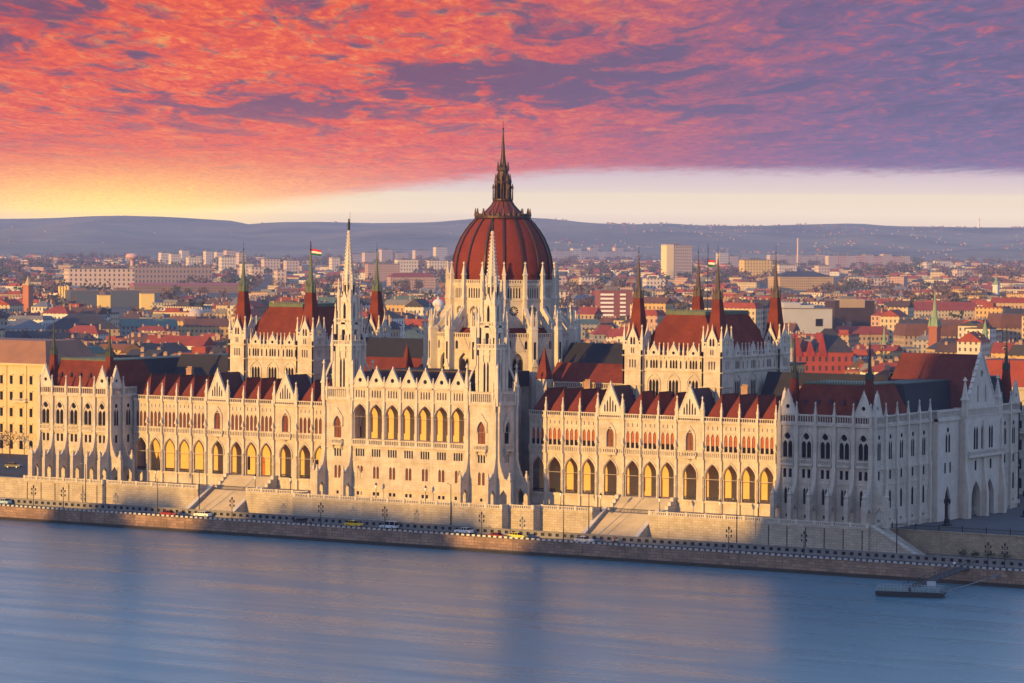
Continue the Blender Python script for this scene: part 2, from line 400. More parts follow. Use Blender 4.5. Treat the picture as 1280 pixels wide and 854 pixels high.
# ------------------------------------------------------------------ the setting: river, banks, ground, hills
def water_material():
    mm = bpy.data.materials.new('river_water'); mm.use_nodes = True; t = NT(mm.node_tree); b = t.n['Principled BSDF']
    b.inputs['Base Color'].default_value = (.07, .16, .205, 1); b.inputs['Roughness'].default_value = .16; b.inputs['IOR'].default_value = 1.33
    tc = t.add('ShaderNodeTexCoord'); mp = t.add('ShaderNodeMapping'); t.link(tc.outputs['Object'], mp.inputs[0])
    mp.inputs['Rotation'].default_value = (0, 0, R(4)); mp.inputs['Scale'].default_value = (.014, .10, 1)
    n = t.noise(mp.outputs[0], 1.0, 5, .6, .3)
    mp2 = t.add('ShaderNodeMapping'); t.link(tc.outputs['Object'], mp2.inputs[0]); mp2.inputs['Scale'].default_value = (.05, .5, 1)
    n2 = t.noise(mp2.outputs[0], 1.0, 3, .6)
    bp = t.add('ShaderNodeBump'); bp.inputs['Strength'].default_value = .26; bp.inputs['Distance'].default_value = 1.0
    t.link(t.m('ADD', n, t.m('MULTIPLY', n2, .12)), bp.inputs['Height']); t.link(bp.outputs[0], b.inputs['Normal'])
    t.link(t.m('ADD', .24, t.m('MULTIPLY', t.sm(n, .3, .7), .12)), b.inputs['Roughness'])
    return mm
QY = -34.5
b = MB(); b.face([(-9000, -640, 0), (5000, -640, 0), (5000, QY + .3, 0), (-9000, QY + .3, 0)]); struct('river', b, water_material())
GR = mat('city_ground', (.075, .062, .055), .95, .6, .01, (.05, .05, .038))
b = MB()
gx = [-15000, -2000, -400, -127, 127.2, 400, 2000, 6000]
for x0, x1 in zip(gx, gx[1:]):
    yy = -3.0 if x1 > 127.5 else (0.0 if x1 <= -127 else 2.0)
    ys = [yy, 100, 400, 1500, 6000, 20000]
    for y0, y1 in zip(ys, ys[1:]): b.face([(x0, y0, 8.0), (x1, y0, 8.0), (x1, y1, 8.0), (x0, y1, 8.0)])
struct('ground', b, GR)
b = MB(); b.box(-2500, 2000, QY + 1.0, 6, 1.0, 2.9); struct('riverside_road', b, ASPH)
b = MB(); b.box(-2500, 2000, -21.7, -8, 2.9, 3.05); struct('riverside_pavement', b, PAVE)
b = MB()
for x in range(-200, 210, 9): b.box(x, x + 4, -25.1, -24.9, 2.904, 2.908)
struct('road_markings', b, WHITE)
b = MB(); b.box(-2500, 2000, QY, QY + 1.0, -2, 3.4); b.box(-2500, 2000, QY - .12, QY + 1.1, 3.4, 3.62); 
o = tag(put('quay_wall', b.build('quay_wall', QUAY)), 'long stained stone quay wall rising from the river', 'wall')
b = MB(); b.box(-2500, 2000, QY - .9, QY - .003, -2, .3); b.box(-2500, 2000, QY - .03, QY - .003, .3, .75); put('wet_foot', b.build('wet_foot', mat('wet_dark_stone', (.055, .045, .035), .5, .5, .2)), o)

# far hills: one relief, its skyline taken at 12-15 km
HILL = mat('hill_woodland', (.24, .19, .11), .95, 1.0, .0016, (.025, .038, .025), grain=1.0)
sky_px = [(-400, 283), (0, 281), (60, 279.5), (110, 276.5), (150, 275), (210, 276), (290, 280), (310, 284), (345, 281), (400, 280), (470, 281), (540, 279), (600, 273), (640, 271), (690, 273), (740, 278), (800, 278.5), (830, 276.5), (870, 279), (940, 279), (1000, 276.5), (1070, 274), (1110, 277), (1200, 277.5), (1280, 277), (1700, 281)]
def skyv(u):
    for (a, va), (c, vc) in zip(sky_px, sky_px[1:]):
        if a <= u <= c: return va + (vc - va) * (u - a) / (c - a)
    return 281
def hill_z(u, t):
    hv = 297.6 - .0058 * (u - 640)
    top = 76.5 + (hv - skyv(u)) * 15000 / FPX
    k = max(0.0, min(1.0, (t - 9200) / 5800)); k = k * k * (3 - 2 * k)
    z = 8 + (top - 8) * k
    if k < 1: z += 14 * k * (1 - k) * 2 * (math.sin(u * .013 + t * .0011) + math.sin(u * .031 - t * .0017))
    for t0, w0, a0, f0, p0 in ((10500, 420, 26, .0094, 1.0), (12000, 420, 40, .0067, 3.1), (13500, 400, 38, .0113, 5.0)):
        z += math.exp(-((t - t0) / w0) ** 2) * a0 * max(0.0, .55 + .5 * math.sin(u * f0 + p0) + .25 * math.sin(u * f0 * 2.7 + p0 * 2))
    return min(z, 76.5 + (hv - skyv(u) - (.5 if t < 14500 else 0)) * t / FPX) - max(0, t - 15000) * .02
def polar(u, t):
    a = (u - 640) / FPX
    return CAM.xy.to_3d() + F0 * t + R0 * (a * t)
b = MB(); us = list(range(-900, 2200, 22)); ts = [9200 + 210 * k for k in range(34)]
pts = []
for t in ts:
    for u in us:
        P = polar(u, t); pts.append((P.x, P.y, hill_z(u, t) if t > 9200 else 7.5))
nu = len(us)
b.raw(pts, [(j * nu + i, j * nu + i + 1, (j + 1) * nu + i + 1, (j + 1) * nu + i) for j in range(len(ts) - 1) for i in range(nu - 1)])
o = tag(put('hills', b.build('hills', HILL, True)), kind='structure')

# the castle-hill bank behind the viewer; unseen, its skyline shaped to cast the shadow patches on the river front
def occ_h(x):
    pr = [(-600, -2), (-125, -3), (-101, -3), (-95, 7.4), (-77, 7.2), (-71, -3), (-51, -3), (-45, 6.0), (-30, 7.2), (-6, 7.4), (2, 6.6), (6, 5.6), (12, 5.8), (16, 7.0), (25, 7.0), (30, -3), (48, -2.5), (54, 3.6), (75, 4.4), (96, 6), (100.5, 14), (103.5, 62), (190, 70), (330, 62), (420, -30), (900, -40)]
    for (a, va), (c, vc) in zip(pr, pr[1:]):
        if a <= x <= c: return va + (vc - va) * (x - a) / (c - a)
    return -3 if x < 0 else -40
b = MB(); OY = -760.0; dy = OY + 14
tn = math.tan(SUN_EL) * math.sqrt(1 + SUN_SLOPE_X ** 2)
xs = [-3000, -1500, -800] + [x * 1.5 for x in range(-330, 460)] + [1200, 2500]
prof = []
for x in xs:
    top = occ_h(x + SUN_SLOPE_X * -dy) + tn * -dy
    for y, z in ((-640, -1), (-655, 4), (-700, min(58, top * .6)), (-745, min(top - 6, 90)), (OY, top), (OY - 30, top - 3), (-1000, top * .75), (-1350, 2)): prof.append((x, y, z))
b.raw(prof, [(i * 8 + k, (i + 1) * 8 + k, (i + 1) * 8 + k + 1, i * 8 + k + 1) for i in range(len(xs) - 1) for k in range(7)])
tag(put('castle_hill_blocker', b.build('castle_hill_blocker', mat('hill_grass', (.06, .075, .03), .95, .6, .02)), ), kind='structure')

# ================================================================== the parliament
PAR = thing('parliament', 'vast pale gothic parliament with red dome, spires and arcaded river front', 'building', (0, 20, 9.3))
def part(name, mb, mats, smooth=False, parent=PAR): return put(name, mb.build(name, mats, smooth), parent)

XI, GW, BW = 26.3, 7.67, 5.0
WX1 = XI + 4 * BW + GW + 3 * BW + GW + 5 * BW          # 101.6
def dormer_mesh():
    b = MB(); hw = 2.38
    p = [(-hw, .9, 32.6), (hw, .9, 32.6), (hw, 14, 32.6), (-hw, 14, 32.6), (0, 4.4, 38.3), (0, 14, 38.3), (-1.35, 2.2, 34.7), (1.35, 2.2, 34.7)]
    b.raw(p, [(0, 1, 7, 6), (6, 7, 4), (1, 2, 5, 4, 7), (3, 0, 6, 4, 5), (2, 3, 5)])
    b.mat(1); b.tube((0, 4.4, 38.2), (0, 4.4, 39.2), .07, .02, 5); b.box(-.12, .12, 4.4, 14, 38.25, 38.42)
    return b.build('dormer_roof', [TILE, RIB])
DORM = dormer_mesh()
def gable_mesh(hw, z0, z1, slits=True, rose=False):
    b = MB()
    holes = []
    if slits:
        for k in (-2, -1, 0, 1, 2): holes.append(arch(k * hw * .22, .42, z0 + .9, z0 + .9 + (z1 - z0) * (.42 - abs(k) * .13), z0 + 1.5 + (z1 - z0) * (.44 - abs(k) * .13), True, 3))
    if rose: holes = [circ(0, z0 + (z1 - z0) * .36, hw * .24, 10)]
    b.slab(W0, [(-hw, z0), (hw, z0), (0, z1)], holes, -.55, 0)
    for s in (-1, 1):      # raking coping, with crockets
        for k in range(6):
            t0, t1 = k / 6, (k + 1) / 6 - .03
            b.slab(W0, [(s * hw * (1 - t0), z0 + (z1 - z0) * t0), (s * hw * (1 - t1), z0 + (z1 - z0) * t1), (s * (hw * (1 - t1) + .12), z0 + (z1 - z0) * t1 + .34), (s * (hw * (1 - t0) + .25), z0 + (z1 - z0) * t0 + .1)][::s], [], -.62, .1)
    b.pyr(0, .27, z1 - .5, z1 + 1.0, .28, .28, .05)
    b.box(-.22, .22, .1, .42, z1 + .45, z1 + .62)
    b.mat(1)
    if holes: b.box(-hw * .62, hw * .62, .42, .5, z0 + .4, z0 + (z1 - z0) * (.62 if rose else .4))
    return b.build('gable', [STONE2, GLASS])
def river_wing(s):
    bays = [('b', BW)] * 4 + [('g', GW)] + [('b', BW)] * 3 + [('g', GW)] + [('b', BW)] * 5
    x = XI; seq = []
    for k, w in bays: seq.append((k, x + w / 2, w)); x += w
    if s < 0: seq = [(k, -c, w) for k, c, w in reversed(seq)]
    b = MB(); F = W0
    glz = GLASSR
    trip = [arch(k * 1.32, .92, 24.4, 27.6, 28.7) for k in (-1, 0, 1)]
    gwin = [arch(0, 2.0, 24.4, 27.4, 29.5)]
    x0, x1 = seq[0][1] - seq[0][2] / 2, seq[-1][1] + seq[-1][2] / 2
    slit = lambda c: [rect(c + k * 1.32 - .1, c + k * 1.32 + .1, 29.7, 30.6) for k in (-1, 0, 1)]
    for k, c, w in seq:
        aw = 3.65 if k == 'b' else 3.65
        holes = [arch(c, aw, 12.3, 18.4, 21.3)]
        holes += shift(trip if k == 'b' else gwin, c)
        if k == 'b': holes += slit(c)
        b.slab(F, rect(c - w / 2, c + w / 2, 9.0, 32.0), holes, -.7, 0)
        b.slab(F, arch(c, aw + .9, 17.6, 18.5, 21.95), [arch(c, aw + .25, 17.5, 18.45, 21.45)], .003, .22)     # arch moulding
        if k == 'g':
            b.slab(F, arch(c, 3.2, 24.5, 27.6, 30.6), [arch(c, 2.1, 24.4, 27.5, 29.6)], .003, .3)
            b.box(c - 1.9, c + 1.9, .003, .75, 22.5, 23.0, F); b.arcade_rail(F, c - 1.9, c + 1.9, .62, 23.0, 24.2)
            b.prof(F, c - .4, c + .4, [(.003, 21.9), (.7, 22.5), (.003, 22.5)])
    b.box(x0, x1, .003, .25, 22.35, 22.75, F); b.arcade_rail(F, x0, x1, .16, 22.75, 24.3, .55, .3, .2)
    b.box(x0, x1, .003, .16, 28.9, 29.1, F)
    b.box(x0, x1, -.4, .35, 31.35, 31.75, F); b.arcade_rail(F, x0, x1, .2, 31.75, 32.95, .62, .2, .3)
    b.box(x0, x1, .003, .3, 11.7, 12.25, F)
    b.mat(1)
    b.box(x0, x1, -5.4, -4.9, 9.0, 22.0, F); b.mat(0)
    b.box(x0, x1, -5.4, -.7, 21.9, 22.3, F); b.box(x0, x1, -4.9, -.7, 11.9, 12.28, F)
    b.box(x0, x1, -13.5, -5.4, 9, 32.5, F); b.box(x0, x1, -5.4, -.75, 31.9, 32.3, F)
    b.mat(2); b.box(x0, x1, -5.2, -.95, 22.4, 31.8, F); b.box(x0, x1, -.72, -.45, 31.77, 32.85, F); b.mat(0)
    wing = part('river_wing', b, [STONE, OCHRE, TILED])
    # piers between the bays
    bm = MB()
    bm.box(-.33, .33, .003, .55, 9.1, 21.8, F); bm.box(-.26, .26, .003, .42, 21.8, 33.0, F); bm.lathe(0, -.62, [(.3, 12.3), (.2, 12.8), (.2, 17.6), (.34, 18.2)], 8)
    bm.lathe(0, -.62, [(.28, 22.9), (.2, 23.1), (.24, 24.2), (.14, 24.6), (.12, 24.9), (.04, 25.1)], 6); bm.pyr(0, .62, 25.4, 27.0, .38, .38, .05, F); bm.pyr(0, .6, 22.2, 22.9, .15, .15, .36, F); bm.box(-.3, .3, .42, .75, 31.2, 32.9, F)
    bm.pyr(0, .3, 15.6, 16.3, .45, .36, .2, F); bm.pyr(0, .3, 21.8, 22.6, .42, .4, .25, F)
    bm.pinnacle(0, -.2, 32.6, 36.5, .33)
    pm = bm.build('buttress', STONE2)
    edges = [seq[0][1] - seq[0][2] / 2] + [c + w / 2 for k, c, w in seq]
    for i, xx in enumerate(edges):
        if 0 < i < len(edges) - 1: put('buttress', pm, wing, (xx, 0, 0))
    cen = [c for k, c, w in seq if k == 'b']; gcen = [c for k, c, w in seq if k == 'g']
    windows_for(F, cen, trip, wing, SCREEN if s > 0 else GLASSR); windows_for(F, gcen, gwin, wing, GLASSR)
    gm = gable_mesh(3.5, 32.4, 40.1)
    rb = MB(); rb.raw([(-3.45, .5, 32.6), (3.45, .5, 32.6), (3.45, 14, 32.6), (-3.45, 14, 32.6), (0, .5, 39.7), (0, 14, 39.7)], [(1, 2, 5, 4), (3, 0, 4, 5), (2, 3, 5), (0, 1, 4)])
    rm = rb.build('gable_roof', TILED)
    pn = MB(); pn.pinnacle(0, 0, 32.0, 38.0, .45); pnm = pn.build('pinnacle', STONE2)
    for c in gcen:
        put('gable', gm, wing, (c, -.35, 0)); put('gable_roof', rm, wing, (c, 0, 0))
        for q in (-3.55, 3.55): put('pinnacle', pnm, wing, (c + q, -.25, 0))
    for c in cen: put('dormer_roof', DORM, wing, (c, 0, 0))
    if s > 0:
        sl_ = MB(); sl_.box(-1.85, 1.85, -.2, -.16, 24.42, 25.75, F); slm = sl_.build('dark_lower_pane', GLASS)  # dark strip stands in for the balcony's shade on the lower windows
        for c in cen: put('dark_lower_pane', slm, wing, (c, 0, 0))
    # loggia windows and doors at the back of the arcade
    lw = window_mesh([arch(-.55, .8, 13.4, 16.4, 17.4), arch(.55, .8, 13.4, 16.4, 17.4)], .06)
    dm = MB(); dm.slab(W0, arch(0, 1.9, 12.3, 16.0, 17.6), [], 0, .08); dm.mat(1); dm.box(-.05, .05, .083, .12, 12.3, 17.2, W0); dm.box(-.9, .9, .083, .11, 15.6, 15.75, W0)
    dmm = dm.build('door', [DOOR, LEAD])
    mid = [c for k, c, w in seq]
    for i, c in enumerate(mid):
        if 4 <= i <= 9 if s > 0 else 4 <= i <= 10:
            if i == (6 if s > 0 else 7): put('door', dmm, wing, (c, 4.9, 0))
            else: put('loggia_window', lw, wing, (c, 4.9, 0))
    # parapet rails in the arches
    ml = MB(); ml.arcade_rail(W0, -1.6, 1.6, -.5, 12.3, 13.2, .4, .16, .15); mlm = ml.build('loggia_rail', IRON)
    for i, c in enumerate(mid):
        if abs(abs(c) - 61.5) > 6: put('loggia_rail', mlm, wing, (c, 0, 0))
    # ridge chimneys
    ch = MB(); ch.box(-.9, .9, -.5, .5, 36, 39.8); ch.box(-1.0, 1.0, -.6, .6, 39.8, 40.1)
    for k in range(4): ch.box(-.75 + .4 * k, -.45 + .4 * k, -.15, .15, 40.1, 40.6)
    chm = ch.build('chimney', mat('chimney_brick', (.36, .22, .15), .9, .4, 1.0))
    for c in cen[1::3]: put('chimney', chm, wing, (c + 2.5, 12, 0))
river_wing(1); river_wing(-1)

# ---- buttress with a walk-through arch and a swept shoulder (pavilions and towers)
def big_buttress(z0=9.1, reach=4.0, ztop=33.0, pier=15.4, w=.95):
    b = MB()
    prof = [(0.0, z0), (reach, z0), (reach, pier)]
    for k in range(1, 7):
        t = k / 6; prof.append((reach - 1.3 - (reach - 1.9) * (1 - (1 - t) ** 1.7), pier + (21.8 - pier) * t))
    prof += [(.55, ztop), (0, ztop)]
    hole = [(.75, z0 + .02), (reach - 1.15, z0 + .02), (reach - 1.15, z0 + 3.2), (reach * .47, z0 + 4.5), (.75, z0 + 3.2)]
    b.prof(W0, -w / 2, w / 2, prof, [hole])
    b.pinnacle(0, -(reach - .6), pier - .4, pier + 2.6, .5)
    b.box(-w / 2 - .12, w / 2 + .12, .003, .7, 21.9, 22.3, W0); b.box(-w / 2 - .1, w / 2 + .1, reach - 1.3, reach + .12, z0, z0 + .9, W0)
    b.pinnacle(0, -.3, ztop - .4, 38.2, .4)
    return b.build('buttress', STONE)
BUT = big_buttress()

def spire_mesh(zb, zt, r, knob=True, mats=(TILE, COPPER, IRON)):
    b = MB(); hh = zt - zb
    b.pyr(0, 0, zb, zb + hh * .5, r, r, r * .46)
    b.mat(1)
    b.lathe(0, 0, [(r * .66, zb + hh * .5), (r * .62, zb + hh * .56), (r * .36, zb + hh * .60), (r * .20, zb + hh * .78), (.10, zt)], 8)
    for k in range(8):
        a = k * math.pi / 4; b.pyr(r * .6 * math.cos(a), r * .6 * math.sin(a), zb + hh * .5, zb + hh * .63, .18, .18, .03)
    b.mat(2); b.tube((0, 0, zt - .3), (0, 0, zt + 2.6), .07, .03, 5); b.lathe(0, 0, [(.05, zt + .2), (.22, zt + .45), (.05, zt + .7)], 6)
    return b.build('spire', list(mats))

def pavilion(s):
    """end pavilion: X 102.3..127.2 (or mirrored), front on the river, long flank running inland"""
    X0, X1 = (102.3, 127.2) if s > 0 else (-127.2, -102.3)
    YF, YB = -9.9, 77.0
    b = MB()
    main = lambda c: [arch(c - .68, 1.18, 24.6, 27.8, 28.8), arch(c + .68, 1.18, 24.6, 27.8, 28.8), circ(c, 29.8, .78)]
    small = lambda c: [rect(c - 1.15, c - .3, 19.9, 22.0), rect(c + .3, c + 1.15, 19.9, 22.0)]
    low = lambda c: [arch(c - .45, .75, 13.7, 16.7, 17.6), arch(c + .45, .75, 13.7, 16.7, 17.6)]
    base = lambda c: [rect(c - .45, c + .45, 10.3, 11.2)]
    allh = lambda c: main(c) + small(c) + low(c) + base(c)
    F = Frame(X0, YF); PW = 4.98
    fc = [PW * (i + .5) for i in range(5)]
    for c in fc:
        b.slab(F, rect(c - PW / 2, c + PW / 2, 8.6, 33.0), allh(c), -.8, 0)
        b.slab(F, arch(c, 3.3, 24.8, 28.2, 31.3), [arch(c, 2.75, 24.75, 28.2, 30.9)], .003, .22)
        b.arcade_rail(F, c - 1.7, c + 1.7, .45, 23.1, 24.4, .5, .25, .2); b.box(c - 1.8, c + 1.8, .003, .6, 22.8, 23.1, F)
    def crown(F, L, dd=.1):
        b.box(-.1, L + .1, -.5, .42, 32.4, 33.0, F); b.arcade_rail(F, 0, L, dd, 33.0, 35.1, .66, .2, .34); b.box(0, L, .003, .2, 22.3, 22.6, F); b.box(0, L, .003, .3, 9.0, 10.0, F)
        b.box(0, L, .003, .15, 18.6, 18.85, F)
    crown(F, X1 - X0)
    # flanks: +X side runs to the rear; the other flank is short (meets the wing) on its outer part
    lan = lambda c: [arch(c - .5, .82, 24.6, 27.9, 29.1), arch(c + .5, .82, 24.6, 27.9, 29.1), circ(c, 30.0, .6)]
    sm1 = lambda c: [rect(c - .5, c + .5, 19.9, 22.0)]
    lo1 = lambda c: [arch(c, 1.15, 13.0, 16.4, 17.5)]
    ba1 = lambda c: [rect(c - .5, c + .5, 9.5, 10.6)]
    side = lambda c: lan(c) + sm1(c) + lo1(c) + ba1(c)
    FS = Frame(X1, YF, 0, 1)          # faces +X
    FO = Frame(X0, YB, 0, -1)         # faces -X
    outer = FS if s > 0 else FO
    L = YB - YF
    fl = []                            # flank bays of the outer long side, as distance from the river corner
    cs = [3.4, 9.6, 15.8, 22.1, 28.4]
    cs2 = [71.5, 77.5, 83.0]
    def flank(Fr, conv):
        prev = 0.0
        for c in cs:
            nx = c + 3.1; cc = conv(c); a, e = sorted((conv(prev), conv(nx)))
            b.slab(Fr, rect(a, e, 4, 33.0), side(cc), -.8, 0); prev = nx
        a, e = sorted((conv(prev), conv(68.5))); b.slab(Fr, rect(a, e, 4, 33.0), [], -.8, 0)
        prev = 68.5
        for c in cs2:
            nx = c + 3.0 if c < 80 else L; cc = conv(c); a, e = sorted((conv(prev), conv(nx)))
            b.slab(Fr, rect(a, e, 4, 33.0), side(cc), -.8, 0); prev = nx
        crown(Fr, L, -.1)
    conv = (lambda u: u) if s > 0 else (lambda u: L - u)
    flank(outer, conv)
    # inner flank (towards the wing)
    FI = Frame(X0, 2.0, 0, -1) if s > 0 else Frame(X1, YF, 0, 1)
    LI = 11.9
    ic = [3.0, 8.2]
    icx = [LI - c for c in ic] if s > 0 else ic
    for c, (a, e) in zip(sorted(icx), ((0, 5.6), (5.6, LI))): b.slab(FI, rect(a, e, 8.6, 33.0), side(c), -.8, 0)
    b.box(-.1, LI, -.5, .42, 32.4, 33.0, FI); b.arcade_rail(FI, 0, LI, -.1, 33.0, 35.1, .62, .26, .34)
    # the mass behind
    xa, xb = (X0 + .8, X1 - .85) if s > 0 else (X0 + .85, X1 - .8)
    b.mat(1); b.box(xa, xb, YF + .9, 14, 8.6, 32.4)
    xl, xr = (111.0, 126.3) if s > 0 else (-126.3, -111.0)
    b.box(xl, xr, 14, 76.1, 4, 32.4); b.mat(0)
    b.box(X0 if s > 0 else X1 - .6, X0 + .6 if s > 0 else X1, 2.0, 14, 8.6, 33); b.box(X0 if s < 0 else 111, X1 if s > 0 else -111, 76.2, 77, 4, 33)
    b.box(xl - .6 if s > 0 else xr, xl if s > 0 else xr + .6, 14, 77, 4, 33)
    pav = part('end_pavilion', b, [STONE, STONED])
    # windows
    windows_for(F, fc, main(0), pav, GLASS); windows_for(F, fc, small(0), pav, GLASS, bars=False); windows_for(F, fc, low(0), pav, GLASS); windows_for(F, fc, base(0), pav, GLASS, bars=False)
    for fr, cc in ((outer, [conv(c) for c in cs + cs2]), (FI, icx)):
        windows_for(fr, cc, lan(0), pav, GLASS, -.08, bars=False); windows_for(fr, cc, sm1(0) + lo1(0), pav, GLASS, -.08, bars=False)
    # buttresses
    for i in range(6):
        xx = X0 + PW * i + (.45 if i == 0 else (-.45 if i == 5 else 0)); put('buttress', BUT, pav, (xx, YF, 0))
    if s > 0:
        put('buttress', BUT, pav, (X1, YF + .5, 0), R(90)); 
    else:
        put('buttress', BUT, pav, (X1, YF + .5, 0), R(90)); put('buttress', BUT, pav, (X1, YF + 5.6, 0), R(90)); put('buttress', BUT, pav, (X0, YF + .5, 0), R(-90))
    slim = MB(); slim.box(-.4, .4, .003, .7, 4, 22, W0); slim.pyr(0, .35, 22, 23.0, .5, .45, .3, W0); slim.box(-.3, .3, .003, .5, 22.5, 33, W0); slim.pinnacle(0, -.2, 32.6, 38.2, .38)
    sm_ = slim.build('buttress', STONE2)
    for c in (6.5, 12.7, 18.95, 25.25, 31.4, 68.6, 74.5, 80.4):
        p = outer.P(conv(c), 0, 0); put('buttress', sm_, pav, (p[0], p[1], 0), outer.rot)
    gm = gable_mesh(2.2, 35.0, 40.2, False, True)
    for c in (fc[0], fc[-1]): put('gable', gm, pav, (X0 + c, YF - .15, 0))
    for c in (2.3, 84.2):
        p = outer.P(conv(c), .15, 0); put('gable', gm, pav, (p[0], p[1], 0), outer.rot)
    p = FI.P(icx[0], .15, 0); put('gable', gm, pav, (p[0], p[1], 0), FI.rot)
    # mansard roofs
    rb = MB(); cx = (X0 + X1) / 2
    rb.pyr(cx, 2.3, 33.2, 42.1, 11.7, 11.3, 8.6, None, 7.2); rb.mat(1); rb.box(cx - 8.7, cx + 8.7, -5.0, 9.6, 42.1, 42.45)
    for k in range(24): rb.box(cx - 8.6 + k * .72, cx - 8.3 + k * .72, -4.9, -4.8, 42.45, 42.9)
    rb.mat(2)
    for k in range(-2, 3): rb.pyr(cx + k * 3.4, -6.9, 37.6, 38.9, .5, .8, .05)
    put('pavilion_roof', rb.build('pavilion_roof', [TILE, COPPER, TILED]), pav)
    rb = MB(); cx2 = (xl + xr) / 2
    rb.pyr(cx2, 44, 33.2, 41.6, 7.6, 32.6, 4.6, None, 29); rb.mat(1); rb.box(cx2 - 4.7, cx2 + 4.7, 15, 73, 41.6, 41.9)
    put('flank_roof', rb.build('flank_roof', [SLATE, COPPERD]), pav)
    sp = spire_mesh(34.0, 53.0, 1.5, mats=(TILE, COPPERD, IRON))
    for xx in (X0 + 2.5, X1 - 2.6): put('spire', sp, pav, (xx, -6.6, 0))
    put('spire', sp, pav, (X1 - 2.6 if s > 0 else X0 + 2.6, 74.0, 0))
    # broad bay and the gabled entrance on the outer long flank
    if s > 0:
        e = MB(); FE = Frame(X1, YF, 0, 1)
        e.slab(FE, rect(33.0, 45.6, 4, 33.0), [arch(38.9, 3.0, 6.6, 13.0, 16.5)] + [arch(38.9 + k * .8, 1.15, 24.7, 28.2, 29.4) for k in (-1, 1)] + [circ(38.9, 30.2, .7)] + [rect(38.9 + k * 1.5 - .5, 38.9 + k * 1.5 + .5, 19.6, 22.2) for k in (-1, 1)], .003, 1.6)
        e.box(33, 45.6, .5, 1.95, 32.4, 33.0, FE); e.arcade_rail(FE, 33, 45.6, 1.5, 33, 35.1, .62, .26, .34)
        e.slab(FE, rect(46.0, 68.2, 4, 35.3), [arch(52.9, 5.4, 6.6, 12.6, 17.0), arch(61.3, 5.4, 6.6, 12.6, 17.0)] + [arch(57.1 + k * 4.6 + q * .9, 1.2, 24.8, 29.2, 30.6) for k in (-1, 0, 1) for q in (-.8, .8)] + [rect(57.1 + k * 4.6 - .6, 57.1 + k * 4.6 + .6, 19.6, 22.0) for k in (-1, 0, 1)], 2.0, 3.0)
        e.box(46, 46.8, .003, 2.0, 4, 35.3, FE); e.box(67.4, 68.2, .003, 2.0, 4, 35.3, FE); e.box(46.8, 67.4, .003, 2, 18, 18.4, FE)
        e.box(46.5, 67.7, 3.003, 4.0, 22.9, 23.3, FE); e.arcade_rail(FE, 46.5, 67.7, 3.8, 23.3, 24.6, .5, .25, .2)
        e.arcade_rail(FE, 46, 68.2, 3.05, 33.0, 35.3, .62, .26, .2)
        for u in (46.0, 57.1, 68.0): e.box(u - .8, u + .8, 3.003, 4.4, 4, 14.5, FE); e.prof(FE, u - .6, u + .6, [(3.003, 14.5), (4.3, 14.5), (3.6, 20), (3.5, 32), (3.003, 32)])
        e.mat(1); e.box(46.8, 67.4, .003, .2, 5, 18, FE); e.box(34, 45, .003, .15, 6.5, 30, FE); e.box(47, 67.2, 1.6, 1.9, 19, 31, FE); e.mat(0)
        # the great gable
        e.slab(FE, [(47.6, 35.3), (65.4, 35.3), (56.5, 48.6)], [arch(56.5 + k * 2.3, 1.0, 36.4, 40.6 - abs(k), 42.0 - abs(k)) for k in (-1, 1)] + [circ(56.5, 43.4, .95)], 2.1, 2.7)
        for sg in (-1, 1):
            for k in range(9):
                t0, t1 = k / 9, k / 9 + .085
                e.slab(FE, [(56.5 + sg * 8.9 * (1 - t0), 35.3 + 13.3 * t0), (56.5 + sg * 8.9 * (1 - t1), 35.3 + 13.3 * t1), (56.5 + sg * (8.9 * (1 - t1) + .2), 35.8 + 13.3 * t1), (56.5 + sg * (8.9 * (1 - t0) + .6), 35.6 + 13.3 * t0)][::sg], [], 2.0, 2.85)
        e.mat(1); e.box(52.5, 60.5, 1.9, 2.05, 36.0, 44.4, FE); e.mat(0)
        for u in (46.6, 66.6):
            p = FE.P(u, 2.6, 0); e.pinnacle(p[0], p[1], 33, 43.0, .8)
        p = FE.P(56.5, 2.4, 0); e.pinnacle(p[0], p[1], 48.2, 51.2, .3)
        put('entrance_bay', e.build('entrance_bay', [STONE2, STONED]), pav)
        for u in (52.9, 61.3):
            p = FE.P(u, .25, 0); dd = MB(); dd.slab(W0, arch(0, 3.4, 6.6, 11.6, 14.4), [], 0, .08); put('door', dd.build('door', mat('dark_oak_door', (.05, .028, .016), .6)), pav, (p[0], p[1], 0), FE.rot)
        windows_for(FE, [57.1 - 4.6, 57.1, 57.1 + 4.6], [arch(q * .9, 1.2, 24.8, 29.2, 30.6) for q in (-.8, .8)], pav, GLASS, 2.92, bars=False)
        windows_for(FE, [57.1 - 4.6, 57.1, 57.1 + 4.6], [rect(-.6, .6, 19.6, 22.0)], pav, GLASS, 2.92, bars=False)
        windows_for(FE, [38.9], [arch(k * .8, 1.15, 24.7, 28.2, 29.4) for k in (-1, 1)] + [circ(0, 30.2, .7)] + [rect(k * 1.5 - .5, k * 1.5 + .5, 19.6, 22.2) for k in (-1, 1)], pav, GLASS, 1.5, bars=False)
        windows_for(FE, [38.9], [arch(0, 3.0, 6.6, 13.0, 16.5)], pav, GLASS, 1.0, 'door')
        rb = MB(); ya, yb, ym = YF + 47.4, YF + 65.6, YF + 56.5
        rb.raw([(129.2, ya, 34.6), (129.2, yb, 34.6), (106, yb, 34.6), (106, ya, 34.6), (129.2, ym, 48.2), (108, ym, 48.2)], [(0, 1, 4), (1, 2, 5, 4), (2, 3, 5), (3, 0, 4, 5)])
        put('entrance_roof', rb.build('entrance_roof', mat('dull_red_tile', (.14, .036, .028), .85, .7, .25, (.085, .026, .022), streak=.6, spec=.1)), pav)
pavilion(1); pavilion(-1)

